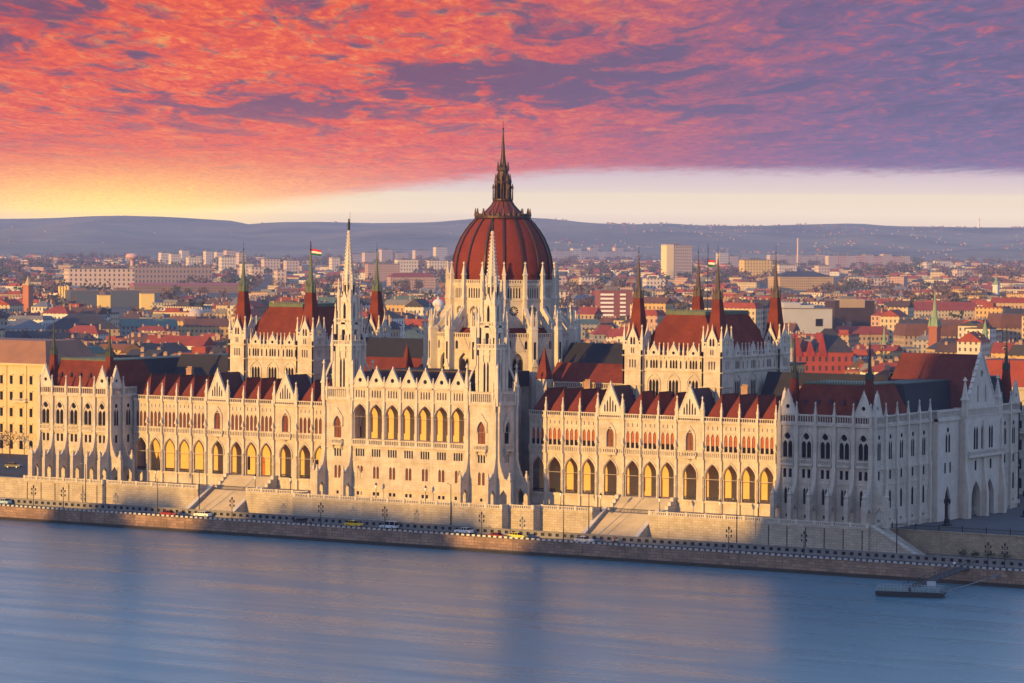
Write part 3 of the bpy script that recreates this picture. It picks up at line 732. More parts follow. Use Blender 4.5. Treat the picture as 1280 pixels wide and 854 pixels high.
# ---- central block with its two river towers
def central():
    b = MB(); YC = -15.9; F = Frame(0, YC)
    cs = [(i - 3) * 5.0 for i in range(7)]
    w1 = [arch(-.52, .78, 14.75, 17.2, 17.9, False), arch(.52, .78, 14.75, 17.2, 17.9, False)]
    w2 = [rect(k * .72 - .24, k * .72 + .24, 20.35, 22.3) for k in (-1.5, -.5, .5, 1.5)]
    w0 = [rect(-1.0, -.25, 10.4, 11.3), rect(.25, 1.0, 10.4, 11.3)]
    for c in cs:
        blind = [arch(c + k * .8, .42, 35.5, 36.9, 37.5, True, 3) for k in (-1.5, -.5, .5, 1.5)]
        b.slab(F, rect(c - 2.5, c + 2.5, 8.6, 38.4), [arch(c, 3.9, 24.85, 31.2, 33.8)] + shift(w1, c) + shift(w2, c) + shift(w0, c) + blind, -.75, 0)
        b.slab(F, arch(c, 4.5, 30.6, 31.3, 34.35), [arch(c, 4.0, 30.55, 31.25, 33.9)], .003, .2)
    b.box(-17.5, 17.5, .003, .5, 22.9, 23.3, F); b.arcade_rail(F, -17.5, 17.5, .38, 23.3, 24.8, .55, .27, .22)
    b.box(-17.5, 17.5, .003, .22, 34.6, 34.9, F); b.box(-17.5, 17.5, -.4, .35, 38.0, 38.45, F); b.box(-17.5, 17.5, .003, .2, 19.2, 19.5, F); b.box(-17.5, 17.5, .003, .3, 12.0, 12.4, F)
    b.mat(1); b.box(-17.5, 17.5, -4.6, -4.1, 9, 36, F); b.mat(0)
    b.box(-17.5, 17.5, -4.1, -.75, 24.4, 24.84, F); b.box(-17.5, 17.5, -4.1, -.75, 34.3, 34.7, F); b.box(-17.5, 17.5, -4.1, -.8, 22.5, 22.8, F); b.box(-17.5, 17.5, -1.3, -.9, 9, 22.5, F); b.box(-17.5, 17.5, -1.2, -.85, 35, 38, F)
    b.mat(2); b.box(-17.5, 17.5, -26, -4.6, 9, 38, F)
    cb = part('central_block', b, [STONE, OCHRE, STONED])
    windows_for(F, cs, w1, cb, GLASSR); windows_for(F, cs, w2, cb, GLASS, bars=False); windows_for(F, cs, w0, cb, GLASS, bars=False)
    lg = window_mesh([arch(k * .85, .62, 26.4, 30.2, 31.2) for k in (-1, 0, 1)], .05, GLASSR)
    dm = MB(); dm.slab(W0, rect(-.9, .9, 24.9, 27.4), [], 0, .1); dmm = dm.build('door', DOOR)
    for i, c in enumerate(cs):
        put('loggia_window', lg, cb, (c, YC + 4.1, 0))
        if i in (1, 4): put('door', dmm, cb, (c, YC + 4.02, 0))
    gm = gable_mesh(2.35, 38.4, 42.7, False, True)
    for c in cs: put('gable', gm, cb, (c, YC - .1, 0))
    pl = MB(); pl.box(-.36, .36, .003, .5, 23.3, 34.6, W0); pl.lathe(0, -.35, [(.42, 24.9), (.3, 25.4), (.3, 30.4), (.45, 31.2)], 8); pl.pyr(0, .3, 31.3, 34.2, .4, .35, .2, W0); pl.box(-.25, .25, .003, .35, 34.6, 38.4, W0); pl.pinnacle(0, -.1, 38.2, 41.0, .3)
    plm = pl.build('pier', STONE2)
    for i in range(8): put('pier', plm, cb, (-17.5 + 5 * i, YC, 0))
    rb = MB()
    rb.raw([(-17.5, YC + .6, 38.2), (17.5, YC + .6, 38.2), (17.5, 14, 38.2), (-17.5, 14, 38.2), (-17.5, -7, 42.2), (17.5, -7, 42.2), (17.5, 14, 42.2), (-17.5, 14, 42.2)], [(0, 1, 5, 4), (4, 5, 6, 7), (1, 2, 6, 5), (3, 0, 4, 7), (2, 3, 7, 6)])
    dr = []
    rb.mat(1); rb.box(-17.5, 17.5, -7.3, -6.7, 42.2, 42.5)
    put('main_roof', rb.build('main_roof', [SLATE, RIB]), cb)
    d2 = MB(); d2.raw([(-2.2, -15.4, 38.3), (2.2, -15.4, 38.3), (0, -15.4, 42.1), (0, -6.8, 42.1), (-2.2, -13, 38.3), (2.2, -13, 38.3)], [(0, 2, 3, 4), (1, 5, 3, 2), (0, 1, 2)])
    d2m = d2.build('gable_roof', TILED)
    for c in cs: put('gable_roof', d2m, cb, (c, 0, 0))
central()

def river_tower(s):
    cx, cyy = 22.0 * s, -11.3; hw = 4.6
    b = MB()
    fr = {'f': Frame(cx, -15.9), 'r': Frame(cx + hw, cyy, 0, 1), 'l': Frame(cx - hw, cyy, 0, -1), 'b': Frame(cx, cyy + hw, -1, 0)}
    big = [arch(0, 2.2, 24.9, 28.4, 30.5)]; sm = [rect(k * .8 - .26, k * .8 + .26, 20.1, 22.1) for k in (-1, 0, 1)]
    lw = [arch(-.6, .8, 14.5, 17.0, 17.8, False), arch(.6, .8, 14.5, 17.0, 17.8, False)]; ba = [rect(-.35, .35, 10.4, 11.2)]
    for k, F in fr.items():
        holes = big + sm + lw + ba if k in 'f' else (big + sm if k == 'r' else [])
        b.slab(F, rect(-hw, hw, 8.6, 34.9), holes, -.7, 0 if k in 'fb' else -.003)
        b.box(-hw, hw, -.5, .35, 34.5, 34.95, F)
        if k in 'fr':
            b.slab(F, [(-1.7, 27.8), (1.7, 27.8), (1.7, 30.3), (0, 32.6), (-1.7, 30.3)], [arch(0, 2.3, 27.75, 28.5, 30.6)], .003, .35)
            b.box(-1.7, 1.7, .003, .9, 23.0, 23.4, F); b.arcade_rail(F, -1.7, 1.7, .75, 23.4, 24.6, .45, .22, .2)
            for q in (-1.3, 1.3): b.prof(F, q - .2, q + .2, [(.003, 21.6), (.85, 23.0), (.003, 23.0)])
        b.arcade_rail(F, -hw, hw, .0 if k in 'fb' else -.05, 34.95, 38.0, .6, .26, .3)
        b.box(-hw + .05, hw - .05, .003, .2, 22.3, 22.6, F); b.box(-hw + .05, hw - .05, .003, .3, 9, 10.0, F)
    b.box(cx - hw + .8, cx + hw - .8, cyy - hw + .8, cyy + hw - .8, 8.6, 34.6)
    tw = part('river_tower', b, STONE)
    windows_for(fr['f'], [0], big, tw, GLASSR); windows_for(fr['f'], [0], sm, tw, GLASS, bars=False); windows_for(fr['f'], [0], lw, tw, GLASSR); windows_for(fr['f'], [0], ba, tw, GLASS, bars=False)
    windows_for(fr['r'], [0], big, tw, GLASS); windows_for(fr['r'], [0], sm, tw, GLASS, bars=False)
    for F, cc in ((fr['f'], (-hw + .5, hw - .5)), (fr['r'], (-hw + .6, hw - .6))) + (((fr['l'], (hw - .6,)),) if s < 0 else ()):
        for q in cc:
            p = F.P(q, 0, 0); put('buttress', BUT, tw, (p[0], p[1], 0), F.rot)
    # tall buttress fins on the corners, carrying pinnacles over the balustrade
    for a, bb in ((-1, -1), (1, -1), (1, 1), (-1, 1)):
        fin = MB()
        fin.pinnacle(cx + a * (hw - .1), cyy + bb * (hw - .1), 34.5, 45.0, .62)
        fin.pinnacle(cx + a * (hw - 1.2), cyy + bb * (hw + .1), 34.5, 40.5, .35); fin.pinnacle(cx + a * (hw + .1), cyy + bb * (hw - 1.2), 34.5, 40.5, .35)
        put('corner_pinnacle', fin.build('corner_pinnacle', STONE2), tw)
    # belfry stages
    st = MB()
    def stage(r, z0, z1, win, zs=None):
        for F in (Frame(cx, cyy - r), Frame(cx + r, cyy, 0, 1), Frame(cx, cyy + r, -1, 0), Frame(cx - r, cyy, 0, -1)):
            st.mat(0); st.slab(F, rect(-r, r, z0, z1), win, -.5, 0 if F.u[0] else -.003)
            st.mat(1)
            for hh in win: st.slab(F, [(u, z) for u, z in hh], [], -.45, -.4)
            st.mat(0)
            st.slab(F, [(-r * .62, z1 - 1.3), (r * .62, z1 - 1.3), (0, z1 + 1.6)], [], .003, .2)
    stage(2.65, 34.9, 48.4, [arch(k * 1.0, .62, 37.0, 44.0, 45.6) for k in (-.5, .5)])
    # flying props from the corner pinnacles
    for a, bb in ((-1, -1), (1, -1), (1, 1), (-1, 1)):
        for k in range(5):
            t0, t1 = k / 5, (k + 1) / 5
            z0, z1 = 40.2 + 5.2 * math.sin(t0 * 1.4), 40.2 + 5.2 * math.sin(t1 * 1.4)
            x0, x1 = cx + a * (4.3 - 1.9 * t0), cx + a * (4.3 - 1.9 * t1); y0, y1 = cyy + bb * (4.3 - 1.9 * t0), cyy + bb * (4.3 - 1.9 * t1)
            st.tube((x0, y0, z0), (x1, y1, z1), .3, .3, 5)
    for r, z in ((3.0, 48.4), (2.45, 54.0)):
        st.box(cx - r, cx + r, cyy - r, cyy + r, z, z + .35)
        for F in (Frame(cx, cyy - r), Frame(cx + r, cyy, 0, 1), Frame(cx, cyy + r, -1, 0), Frame(cx - r, cyy, 0, -1)): st.arcade_rail(F, -r, r, -.1, z + .35, z + 1.5, .5, .22, .2)
    stage(2.25, 48.7, 54.0, [arch(0, 1.1, 49.4, 52.0, 53.1)])
    for a, bb in ((-1, -1), (1, -1), (1, 1), (-1, 1)):
        st.pinnacle(cx + a * 2.95, cyy + bb * 2.95, 44.5, 54.0, .42); st.pinnacle(cx + a * 2.4, cyy + bb * 2.4, 51.5, 59.5, .38); st.pinnacle(cx + a * 1.85, cyy + bb * 1.85, 57.5, 66.0, .32)
        st.pinnacle(cx + a * 2.8, cyy + bb * .9, 45.5, 51.5, .26); st.pinnacle(cx + a * .9, cyy + bb * 2.8, 45.5, 51.5, .26)
        st.box(cx + a * 1.7 - .28, cx + a * 1.7 + .28, cyy + bb * 1.7 - .28, cyy + bb * 1.7 + .28, 54.3, 63)
        st.box(cx + a * 2.6 - .4, cx + a * 2.6 + .4, cyy + bb * 2.6 - .4, cyy + bb * 2.6 + .4, 34.9, 47)
    stage(1.8, 54.3, 61.0, [arch(0, .8, 55.4, 58.4, 59.7)])
    st.lathe(cx, cyy, [(1.85, 61.0), (1.65, 61.4), (1.58, 64.6), (1.8, 64.8), (1.8, 65.1)], 8, R(22.5))
    for k in range(8):
        a = R(22.5) + k * R(45); st.pinnacle(cx + 1.7 * math.cos(a), cyy + 1.7 * math.sin(a), 62.5, 67.2, .2)
        a = k * R(45); st.mat(1); st.box(cx + 1.5 * math.cos(a) - .2, cx + 1.5 * math.cos(a) + .2, cyy + 1.5 * math.sin(a) - .2, cyy + 1.5 * math.sin(a) + .2, 61.9, 64.2); st.mat(0)
    put('belfry', st.build('belfry', [STONE2, GLASS]), tw)
    sp = MB(); sp.lathe(cx, cyy, [(1.5, 65.0), (.2, 78.0)], 8, R(22.5))
    for k in range(8):
        for j in range(14):
            t = (j + .5) / 14; rr = 1.5 + (.2 - 1.5) * t + .07; a = R(22.5) + k * R(45)
            sp.pyr(cx + rr * math.cos(a), cyy + rr * math.sin(a), 65 + 13 * t, 65 + 13 * t + .45, .16, .16, .04)
    sp.lathe(cx, cyy, [(.2, 77.6), (.45, 78.0), (.2, 78.3)], 8)
    put('spire', sp.build('spire', STONE2), tw)
    fg = MB(); fg.lathe(cx, cyy, [(.16, 78.2), (.30, 78.5), (.34, 79.5), (.36, 80.2), (.2, 80.6), (.16, 80.75), (.24, 81.0), (.16, 81.3)], 8); fg.tube((cx + .35, cyy, 78.4), (cx + .35, cyy, 83.0), .04)
    put('finial_figure', fg.build('finial_figure', IRON), tw)
river_tower(1); river_tower(-1)

# ---- the dome
def dome():
    cx, cyy = 0.0, 28.4
    b = MB(); N = 16; off = R(90 / 8)
    def facet(k, r):                      # a frame for the k-th facet of a 16-sided drum
        a = 2 * math.pi * k / N - math.pi / 2
        n = (math.cos(a), math.sin(a)); ap = r * math.cos(math.pi / N); u = (-n[1], n[0])
        return Frame(cx + n[0] * ap, cyy + n[1] * ap, *u), 2 * r * math.sin(math.pi / N)
    rose = lambda: [circ(0, 57.4, 1.3, 12)]
    for k in range(N):
        F, w = facet(k, 14.1)
        h2 = [arch(q * .76, .44, 60.8, 63.0, 63.6, True, 3) for q in (-2, -1, 0, 1, 2)] + rose()
        b.slab(F, rect(-w / 2, w / 2, 30, 64.4), h2, -.6, 0)
        b.box(-w / 2, w / 2, .003, .3, 64.0, 64.6, F); b.box(-w / 2, w / 2, .003, .22, 60.0, 60.3, F); b.arcade_rail(F, -w / 2, w / 2, .1, 64.6, 65.6, .7, .4, .25)
        b.box(-w / 2, w / 2, .003, .2, 53.0, 53.3, F)
        F2, w2 = facet(k, 19.1)
        b.slab(F2, rect(-w2 / 2, w2 / 2, 30, 50.5), [arch(0, 3.0, 40.3, 44.3, 46.6)] + [arch(q * 2.2, .8, 47.6, 49.2, 49.9, True, 3) for q in (-1, 0, 1)], -.7, 0)
        b.slab(F2, [(-1.9, 47.0), (1.9, 47.0), (0, 51.0)], [], .003, .2)
        b.arcade_rail(F2, -w2 / 2, w2 / 2, 0, 50.5, 51.8, .6, .3, .25)
    b.lathe(cx, cyy, [(13.45, 30), (13.45, 56.0)], N, math.pi / N - math.pi / 2); b.lathe(cx, cyy, [(18.0, 30), (18.0, 47.3)], N, math.pi / N - math.pi / 2)
    dr = part('dome_drum', b, [STONE])
    # lean-to roof of the ring
    rf = MB(); rf.lathe(cx, cyy, [(18.6, 50.3), (14.0, 53.2)], N, math.pi / N - math.pi / 2, False); put('ring_roof', rf.build('ring_roof', TILE), dr)
    gl = window_mesh(rose(), -.45); gl2 = window_mesh([arch(q * .76, .44, 60.8, 63.0, 63.6, True, 3) for q in (-2, -1, 0, 1, 2)], -.45, bars=False); gl3 = window_mesh([arch(-.7, 1.0, 40.4, 43.8, 45.2), arch(.7, 1.0, 40.4, 43.8, 45.2)], -.5, GLASS)
    tr = MB()                              # stone tracery in the rose
    for q in range(6):
        a = q * math.pi / 6; tr.tube((1.4 * math.cos(a), .25, 57.4 + 1.4 * math.sin(a)), (-1.4 * math.cos(a), .25, 57.4 - 1.4 * math.sin(a)), .09, .09, 4)
    trm = tr.build('rose_tracery', STONE2)
    fb = MB(); Fz = W0
    fb.prof(Fz, -.5, .5, [(0, 55.0), (3.9, 50.6), (4.7, 48.0), (5.0, 48.0), (5.0, 53.4), (0, 59.6)], [[(.8, 55.4), (3.5, 52.3), (3.5, 53.5), (.8, 56.9)]])
    fb.box(-.85, .85, 4.7, 6.9, 30, 52.6, Fz); fb.pyr(0, 5.8, 52.6, 53.6, 1.0, 1.2, .7, Fz, .9)
    for q in (-.62, .62): fb.pinnacle(q, -6.5, 52.8, 57.6, .34)
    fb.pinnacle(0, -5.2, 52.8, 59.2, .45); fb.pyr(0, 6.98, 43, 45, .9, .3, .2, Fz)
    fb.mat(1); fb.box(-.3, .3, 6.903, 6.94, 44.5, 49.5, Fz); fb.mat(0)
    fb.box(-.42, .42, .003, 1.1, 53, 64.6, Fz); fb.pinnacle(0, -.6, 64.2, 70.4, .55)
    for z in (56, 60.5): fb.pyr(0, .6, z, z + 2.4, .6, .75, .2, Fz)
    fbm = fb.build('flying_buttress', [STONE2, GLASS])
    for k in range(N):
        F, w = facet(k, 14.1)
        put('rose_window', gl, dr, (F.o[0], F.o[1], 0), F.rot); put('rose_tracery', trm, dr, (F.o[0], F.o[1], 0), F.rot); put('gallery_window', gl2, dr, (F.o[0], F.o[1], 0), F.rot)
        F2, w = facet(k, 19.1); put('window', gl3, dr, (F2.o[0], F2.o[1], 0), F2.rot)
        a = 2 * math.pi * (k + .5) / N - math.pi / 2
        put('flying_buttress', fbm, dr, (cx + 14.0 * math.cos(a), cyy + 14.0 * math.sin(a), 0), a + math.pi / 2)
    # shell
    prof = [(r_ * .852, z_) for r_, z_ in ((15.3, 64.5), (15.45, 67), (15.3, 69.5), (14.8, 72.0), (13.9, 74.4), (12.6, 76.8), (11.0, 78.9), (9.4, 80.6), (8.2, 81.6))]
    d = MB(); d.lathe(cx, cyy, prof, 64, 0, False)
    dm = put('dome', d.build('dome', DOMER, True), PAR)
    up_prof = [(6.45, 82.0), (5.3, 83.0), (4.1, 84.1), (3.1, 85.2), (2.45, 86.3)]
    for k in range(N):
        a = 2 * math.pi * (k + .5) / N - math.pi / 2
        r_ = MB(); G = Frame(cx, cyy, -math.sin(a), math.cos(a)); GG = Frame(cx, cyy, math.cos(a), math.sin(a))
        for q, (p0, p1) in enumerate(zip(prof, prof[1:])): r_.slab(GG, [(p0[0] - .1, p0[1]), (p0[0] + .42, p0[1]), (p1[0] + .42, p1[1] + .08), (p1[0] - .1, p1[1])], [], -.27 + .002 * q, .27 - .002 * q)
        put('rib', r_.build('rib', RIB), dm)
    cr = MB()
    cr.lathe(cx, cyy, [(7.0, 81.4), (7.5, 81.8), (7.5, 82.4), (7.1, 82.6), (6.45, 82.0)], 32); 
    for k in range(N):
        a = 2 * math.pi * (k + .5) / N - math.pi / 2; cr.pyr(cx + 7.25 * math.cos(a), cyy + 7.25 * math.sin(a), 82.4, 84.4, .28, .28, .06)
        a += math.pi / N; cr.box(cx + 7.1 * math.cos(a) - .5, cx + 7.1 * math.cos(a) + .5, cyy + 7.1 * math.sin(a) - .3, cyy + 7.1 * math.sin(a) + .3, 82.3, 83.0)
    put('crown_gallery', cr.build('crown_gallery', RIB), dm)
    uc = MB(); uc.lathe(cx, cyy, up_prof, 32, 0, False); uo = put('upper_roof', uc.build('upper_roof', mat('dark_red_copper', (.13, .03, .02), .6, .4, .5), True), dm)
    for k in range(N):
        a = 2 * math.pi * (k + .5) / N - math.pi / 2; GG = Frame(cx, cyy, math.cos(a), math.sin(a))
        pass
    ur = MB()
    for k in range(N):
        a = 2 * math.pi * (k + .5) / N - math.pi / 2
        for p0, p1 in zip(up_prof, up_prof[1:]): ur.tube((cx + p0[0] * math.cos(a), cyy + p0[0] * math.sin(a), p0[1]), (cx + p1[0] * math.cos(a), cyy + p1[0] * math.sin(a), p1[1]), .16, .14, 5)
    put('roof_ribs', ur.build('roof_ribs', RIB), dm)
    la = MB(); la.lathe(cx, cyy, [(2.5, 86.2), (2.8, 86.5), (2.8, 86.9), (2.1, 87.0)], 16)
    for k in range(8):
        a = k * R(45) + R(22.5); x, y = cx + 1.95 * math.cos(a), cyy + 1.95 * math.sin(a)
        la.box(x - .24, x + .24, y - .24, y + .24, 86.9, 91.2); la.pyr(x, y, 91.2, 93.6, .32, .32, .04)
        x, y = cx + 2.6 * math.cos(a), cyy + 2.6 * math.sin(a); la.tube((x, y, 86.8), (x, y, 89.8), .2, .14); la.pyr(x, y, 89.6, 91.0, .26, .26, .03)
    la.lathe(cx, cyy, [(.9, 86.9), (.9, 91.3)], 8); la.lathe(cx, cyy, [(2.2, 91.0), (2.3, 91.5), (1.6, 92.0), (1.4, 94.2), (1.65, 94.5), (1.45, 95.2), (.85, 96.0), (.55, 98.5), (.42, 100.5), (.12, 105.2)], 12)
    for k in range(8):
        a = k * R(45); la.pyr(cx + 1.45 * math.cos(a), cyy + 1.45 * math.sin(a), 94.4, 96.8, .2, .2, .03)
    la.lathe(cx, cyy, [(.1, 105.0), (.3, 105.4), (.1, 105.8)], 8); la.tube((cx, cyy, 105.6), (cx, cyy, 107.6), .05)
    put('lantern', la.build('lantern', RIB), dm)
dome()

# ---- the two chamber halls
def chamber(s):
    cx, cyy = 62.2 * s, 28.0; hx, hy = 14.2, 18.5
    b = MB(); T = 5.7
    Ff, Fr, Fb, Fl = Frame(cx, cyy - hy), Frame(cx + hx, cyy, 0, 1), Frame(cx, cyy + hy, -1, 0), Frame(cx - hx, cyy, 0, -1)
    def wall(F, L, dpt):
        iw = L - T; n = 3; bw = 2 * iw / n
        cs = [-iw + bw * (k + .5) for k in range(n)]
        for c in cs:
            lo = [arch(c + q * .95, .8, 36.5, 40.3, 41.3) for q in (-1, 0, 1)]
            ga = [arch(c + q * .8, .55, 44.1, 45.6, 46.3, True, 3) for q in (-1, 0, 1)] + [arch(c + q * bw * .36, .45, 44.1, 45.6, 46.2, True, 3) for q in (-1, 1)]
            b.slab(F, rect(c - bw / 2, c + bw / 2, 30, 47.4), lo + ga, dpt - .6, dpt)
            b.slab(F, arch(c, 4.0, 36.5, 40.6, 43.1), [arch(c, 3.4, 36.45, 40.4, 42.6)], dpt + .003, dpt + .2)
        b.box(-iw, iw, dpt + .003, dpt + .3, 43.3, 43.6, F); b.box(-iw, iw, dpt + .003, dpt + .35, 46.9, 47.3, F)
        return cs, bw, dpt
    faces = [(F, wall(F, L, -.9)) for F, L in ((Ff, hx), (Fr, hy), (Fb, hx), (Fl, hy))]
    tw = []
    for a, c in ((-1, -1), (1, -1), (1, 1), (-1, 1)):
        tx, ty = cx + a * (hx - T / 2), cyy + c * (hy - T / 2); tw.append((tx, ty)); r = T / 2
        for F in (Frame(tx, ty - r), Frame(tx + r, ty, 0, 1), Frame(tx, ty + r, -1, 0), Frame(tx - r, ty, 0, -1)):
            b.slab(F, rect(-r, r, 30, 49.5), [rect(q * .75 - .2, q * .75 + .2, 44.1, 46.1) for q in (-1, 0, 1)] + [rect(q * .75 - .2, q * .75 + .2, 36.6, 38.6) for q in (-1, 0, 1)] + [arch(q * .5, .36, 50 - 2.3, 50 - 1.2, 49.2, True, 3) for q in (-.6, .6)], -.5, 0 if F.u[0] else -.003)
            b.box(-r, r, .003, .22, 47.0, 47.3, F); b.box(-r, r, .003, .2, 43.2, 43.45, F); b.box(-r, r, .003, .2, 39.6, 39.8, F)
        b.box(tx - 2.2, tx + 2.2, ty - 2.2, ty + 2.2, 30, 49.4)
    ch = part('chamber_hall', b, [STONE])
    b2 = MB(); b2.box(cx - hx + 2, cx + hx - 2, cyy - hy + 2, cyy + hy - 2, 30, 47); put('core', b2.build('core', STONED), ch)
    gm = gable_mesh(1.75, 46.9, 49.9, False, True)
    gl = window_mesh([arch(q * .95, .8, 36.5, 40.3, 41.3) for q in (-1, 0, 1)], -.12); 
    pn = MB(); pn.pinnacle(0, 0, 46.5, 50.6, .3); pnm = pn.build('pinnacle', STONE2)
    for F, (cs, bw, dpt) in faces:
        gl2 = window_mesh([arch(q * .8, .55, 44.1, 45.6, 46.3, True, 3) for q in (-1, 0, 1)] + [arch(q * bw * .36, .45, 44.1, 45.6, 46.2, True, 3) for q in (-1, 1)], -.12, bars=False)
        for i, c in enumerate(cs):
            p = F.P(c, dpt, 0); put('window', gl, ch, (p[0], p[1], 0), F.rot); put('gallery_window', gl2, ch, (p[0], p[1], 0), F.rot)
            p = F.P(c, dpt + .15, 0); put('gable', gm, ch, (p[0], p[1], 0), F.rot)
            for q in (-.5, -.28, .28, .5):
                if i and q == -.5: continue
                p = F.P(c + bw * q, dpt, 0); put('pinnacle', pnm, ch, (p[0], p[1], 0), F.rot)
    # tower crowns: small gables and corner pinnacles
    tc = MB(); r = T / 2
    for F in (Frame(0, -r), Frame(r, 0, 0, 1), Frame(0, r, -1, 0), Frame(-r, 0, 0, -1)):
        tc.slab(F, [(-1.5, 49.5), (1.5, 49.5), (1.5, 51.2), (0, 54.4), (-1.5, 51.2)], [arch(k * .55, .6, 49.9, 51.2, 51.9, True, 3) for k in (-.75, .75)], -.4, 0 if F.u[0] else -.003)
        tc.pyr(0, -.2, 54.0, 55.4, .2, .2, .03, F)
        for q in (-2.1, 2.1): tc.slab(F, rect(q - .5, q + .5, 49.5, 50.9), [circ(q, 50.3, .3, 8)], -.3, 0 if F.u[0] else -.003)
    for a, c in ((-1, -1), (1, -1), (1, 1), (-1, 1)): tc.pinnacle(a * 2.55, c * 2.55, 48.5, 55.0, .42)
    tcm = tc.build('turret_crown', STONE2)
    sp = spire_mesh(50.5, 72.6, 2.0, mats=(TILE, COPPER if s < 0 else mat('brown_copper', (.10, .07, .055), .7, .5, .6), IRON))
    for x, y in tw: put('turret_crown', tcm, ch, (x, y, 0)); put('spire', sp, ch, (x, y, 0))
    rf = MB(); rf.pyr(cx, cyy, 47.2, 57.4, hx - 2.6, hy - 2.6, 5.6, None, 11.5); rf.mat(1); rf.box(cx - 5.7, cx + 5.7, cyy - 11.6, cyy + 11.6, 57.4, 58.3)
    for k in range(16): rf.box(cx - 5.6 + k * .74, cx - 5.2 + k * .74, cyy - 11.6, cyy - 11.5, 58.3, 58.8)
    put('hall_roof', rf.build('hall_roof', [TILE, COPPER]), ch)
chamber(1); chamber(-1)

# ---- linking roofs behind
def links():
    b = MB()
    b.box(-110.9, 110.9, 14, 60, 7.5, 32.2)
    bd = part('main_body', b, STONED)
    for s in (-1, 1):
        q = MB(); x0, x1 = sorted((s * 20.5, s * 48)); F = Frame((x0 + x1) / 2, 16); L = (x1 - x0) / 2
        q.box(-L, L, -26, 0, 30, 38.0, F); q.arcade_rail(F, -L, L, -.2, 38.0, 39.6, .62, .28, .3)
        q.mat(1); q.raw([(x0, 17.2, 38.1), (x1, 17.2, 38.1), (x1, 23, 44.2), (x0, 23, 44.2), (x1, 30, 44.2), (x0, 30, 44.2)], [(0, 1, 2, 3), (3, 2, 4, 5)])
        q.mat(2); q.raw([(x0, 24, 43.2), (x1, 24, 43.2), (x1, 30, 49.2), (x0, 30, 49.2), (x1, 40, 43), (x0, 40, 43)], [(0, 1, 2, 3), (3, 2, 4, 5)])
        part('link_block', q, [STONED, TILE, SLATE])
        t = MB(); t.box(s * 21.4 - 1.6, s * 21.4 + 1.6, 13.5, 16.7, 30, 40.2); t.mat(1); t.pyr(s * 21.4, 15.1, 40.2, 48.2, 1.65, 1.65, .05)
        part('stair_turret', t, [STONE, TILE])
        q = MB(); xa, xb = sorted((s * 77, s * 111)); q.raw([(xa, 26, 32.2), (xb, 26, 32.2), (xb, 33, 43), (xa, 33, 43), (xb, 42, 32.2), (xa, 42, 32.2)], [(0, 1, 2, 3), (3, 2, 4, 5), (0, 3, 5), (1, 4, 2)])
        q.raw([(s * 20, 48, 32.2), (s * 110, 48, 32.2), (s * 110, 54, 41), (s * 20, 54, 41), (s * 110, 60, 32.2), (s * 20, 60, 32.2)], [(0, 1, 2, 3), (3, 2, 4, 5)])
        part('rear_roof', q, SLATE)
links()
# ================================================================== terraces, stairs and walls on the river front
def terrace():
    T = thing('river_terrace', 'pale block-stone terrace wall carrying the parliament above the road', 'terrace', (0, -10, 2.9))
    b = MB(); segs = []          # (x0, x1, yfront)
    st = 61.0; hw = 7.9
    for x0, x1, y in ((-128.6, -100.4, -14.9), (-100.4, -st - hw, -13.8), (-st + hw, -33, -13.8), (-33, 31, -20.4), (31, 38.2, -17.2), (38.2, st - hw, -13.8), (st + hw, 100.4, -13.8), (100.4, 128.6, -14.9)):
        b.box(x0, x1, y, 4.5 if x1 < 127 else -2, 2.0, 9.3); b.box(x0, x1, y - .12, y + .5, 8.7, 8.95); b.box(x0, x1, y - .25, y + .3, 2.9, 3.7); segs.append((x0, x1, y))
    for s in (-1, 1): b.box(s * st - hw, s * st + hw, -8, 4.5, 2.0, 8.9)
    put('retaining_wall', b.build('retaining_wall', BLOCK), T)
    for i, (x0, x1, y) in enumerate(segs):
        r = MB(); F = W0
        n = max(1, round((x1 - x0) / 5)); w = (x1 - x0) / n
        for k in range(n):
            r.arcade_rail(F, x0 + k * w + .35, x0 + (k + 1) * w - .35, -(y + .3), 9.3, 10.25, .52, .24, .24)
        for k in range(n + 1):
            c = min(max(x0 + k * w, x0 + .36), x1 - .36); r.box(c - .35, c + .35, y + .02, y + .6, 9.3, 10.4)
        put('balustrade', r.build('balustrade', STONE2), T)
    for x, y in ((31, -20.4), (38.2, -17.2), (100.4, -14.9), (-100.4, -14.9), (-33, -20.4)):
        r = MB(); y1 = {31: -17.2, 38.2: -13.8}.get(x, -13.8); F = Frame(x - (.3 if x in (31, 38.2, -100.4) else -.3), y, 0, 1)
        r.arcade_rail(F, .4, y1 - y + .3, 0, 9.3, 10.25, .52, .24, .24); put('balustrade', r.build('balustrade', STONE2), T)
    j = MB(); j.box(-.09, .09, -14.99, -14.9, 3.2, 8.7); jm = j.build('rain_pipe', IRON)
    for s in (-1, 1):
        for k in range(6): put('rain_pipe', jm, T, (s * 114.75 - 12.3 + 4.92 * k, 0, 0))

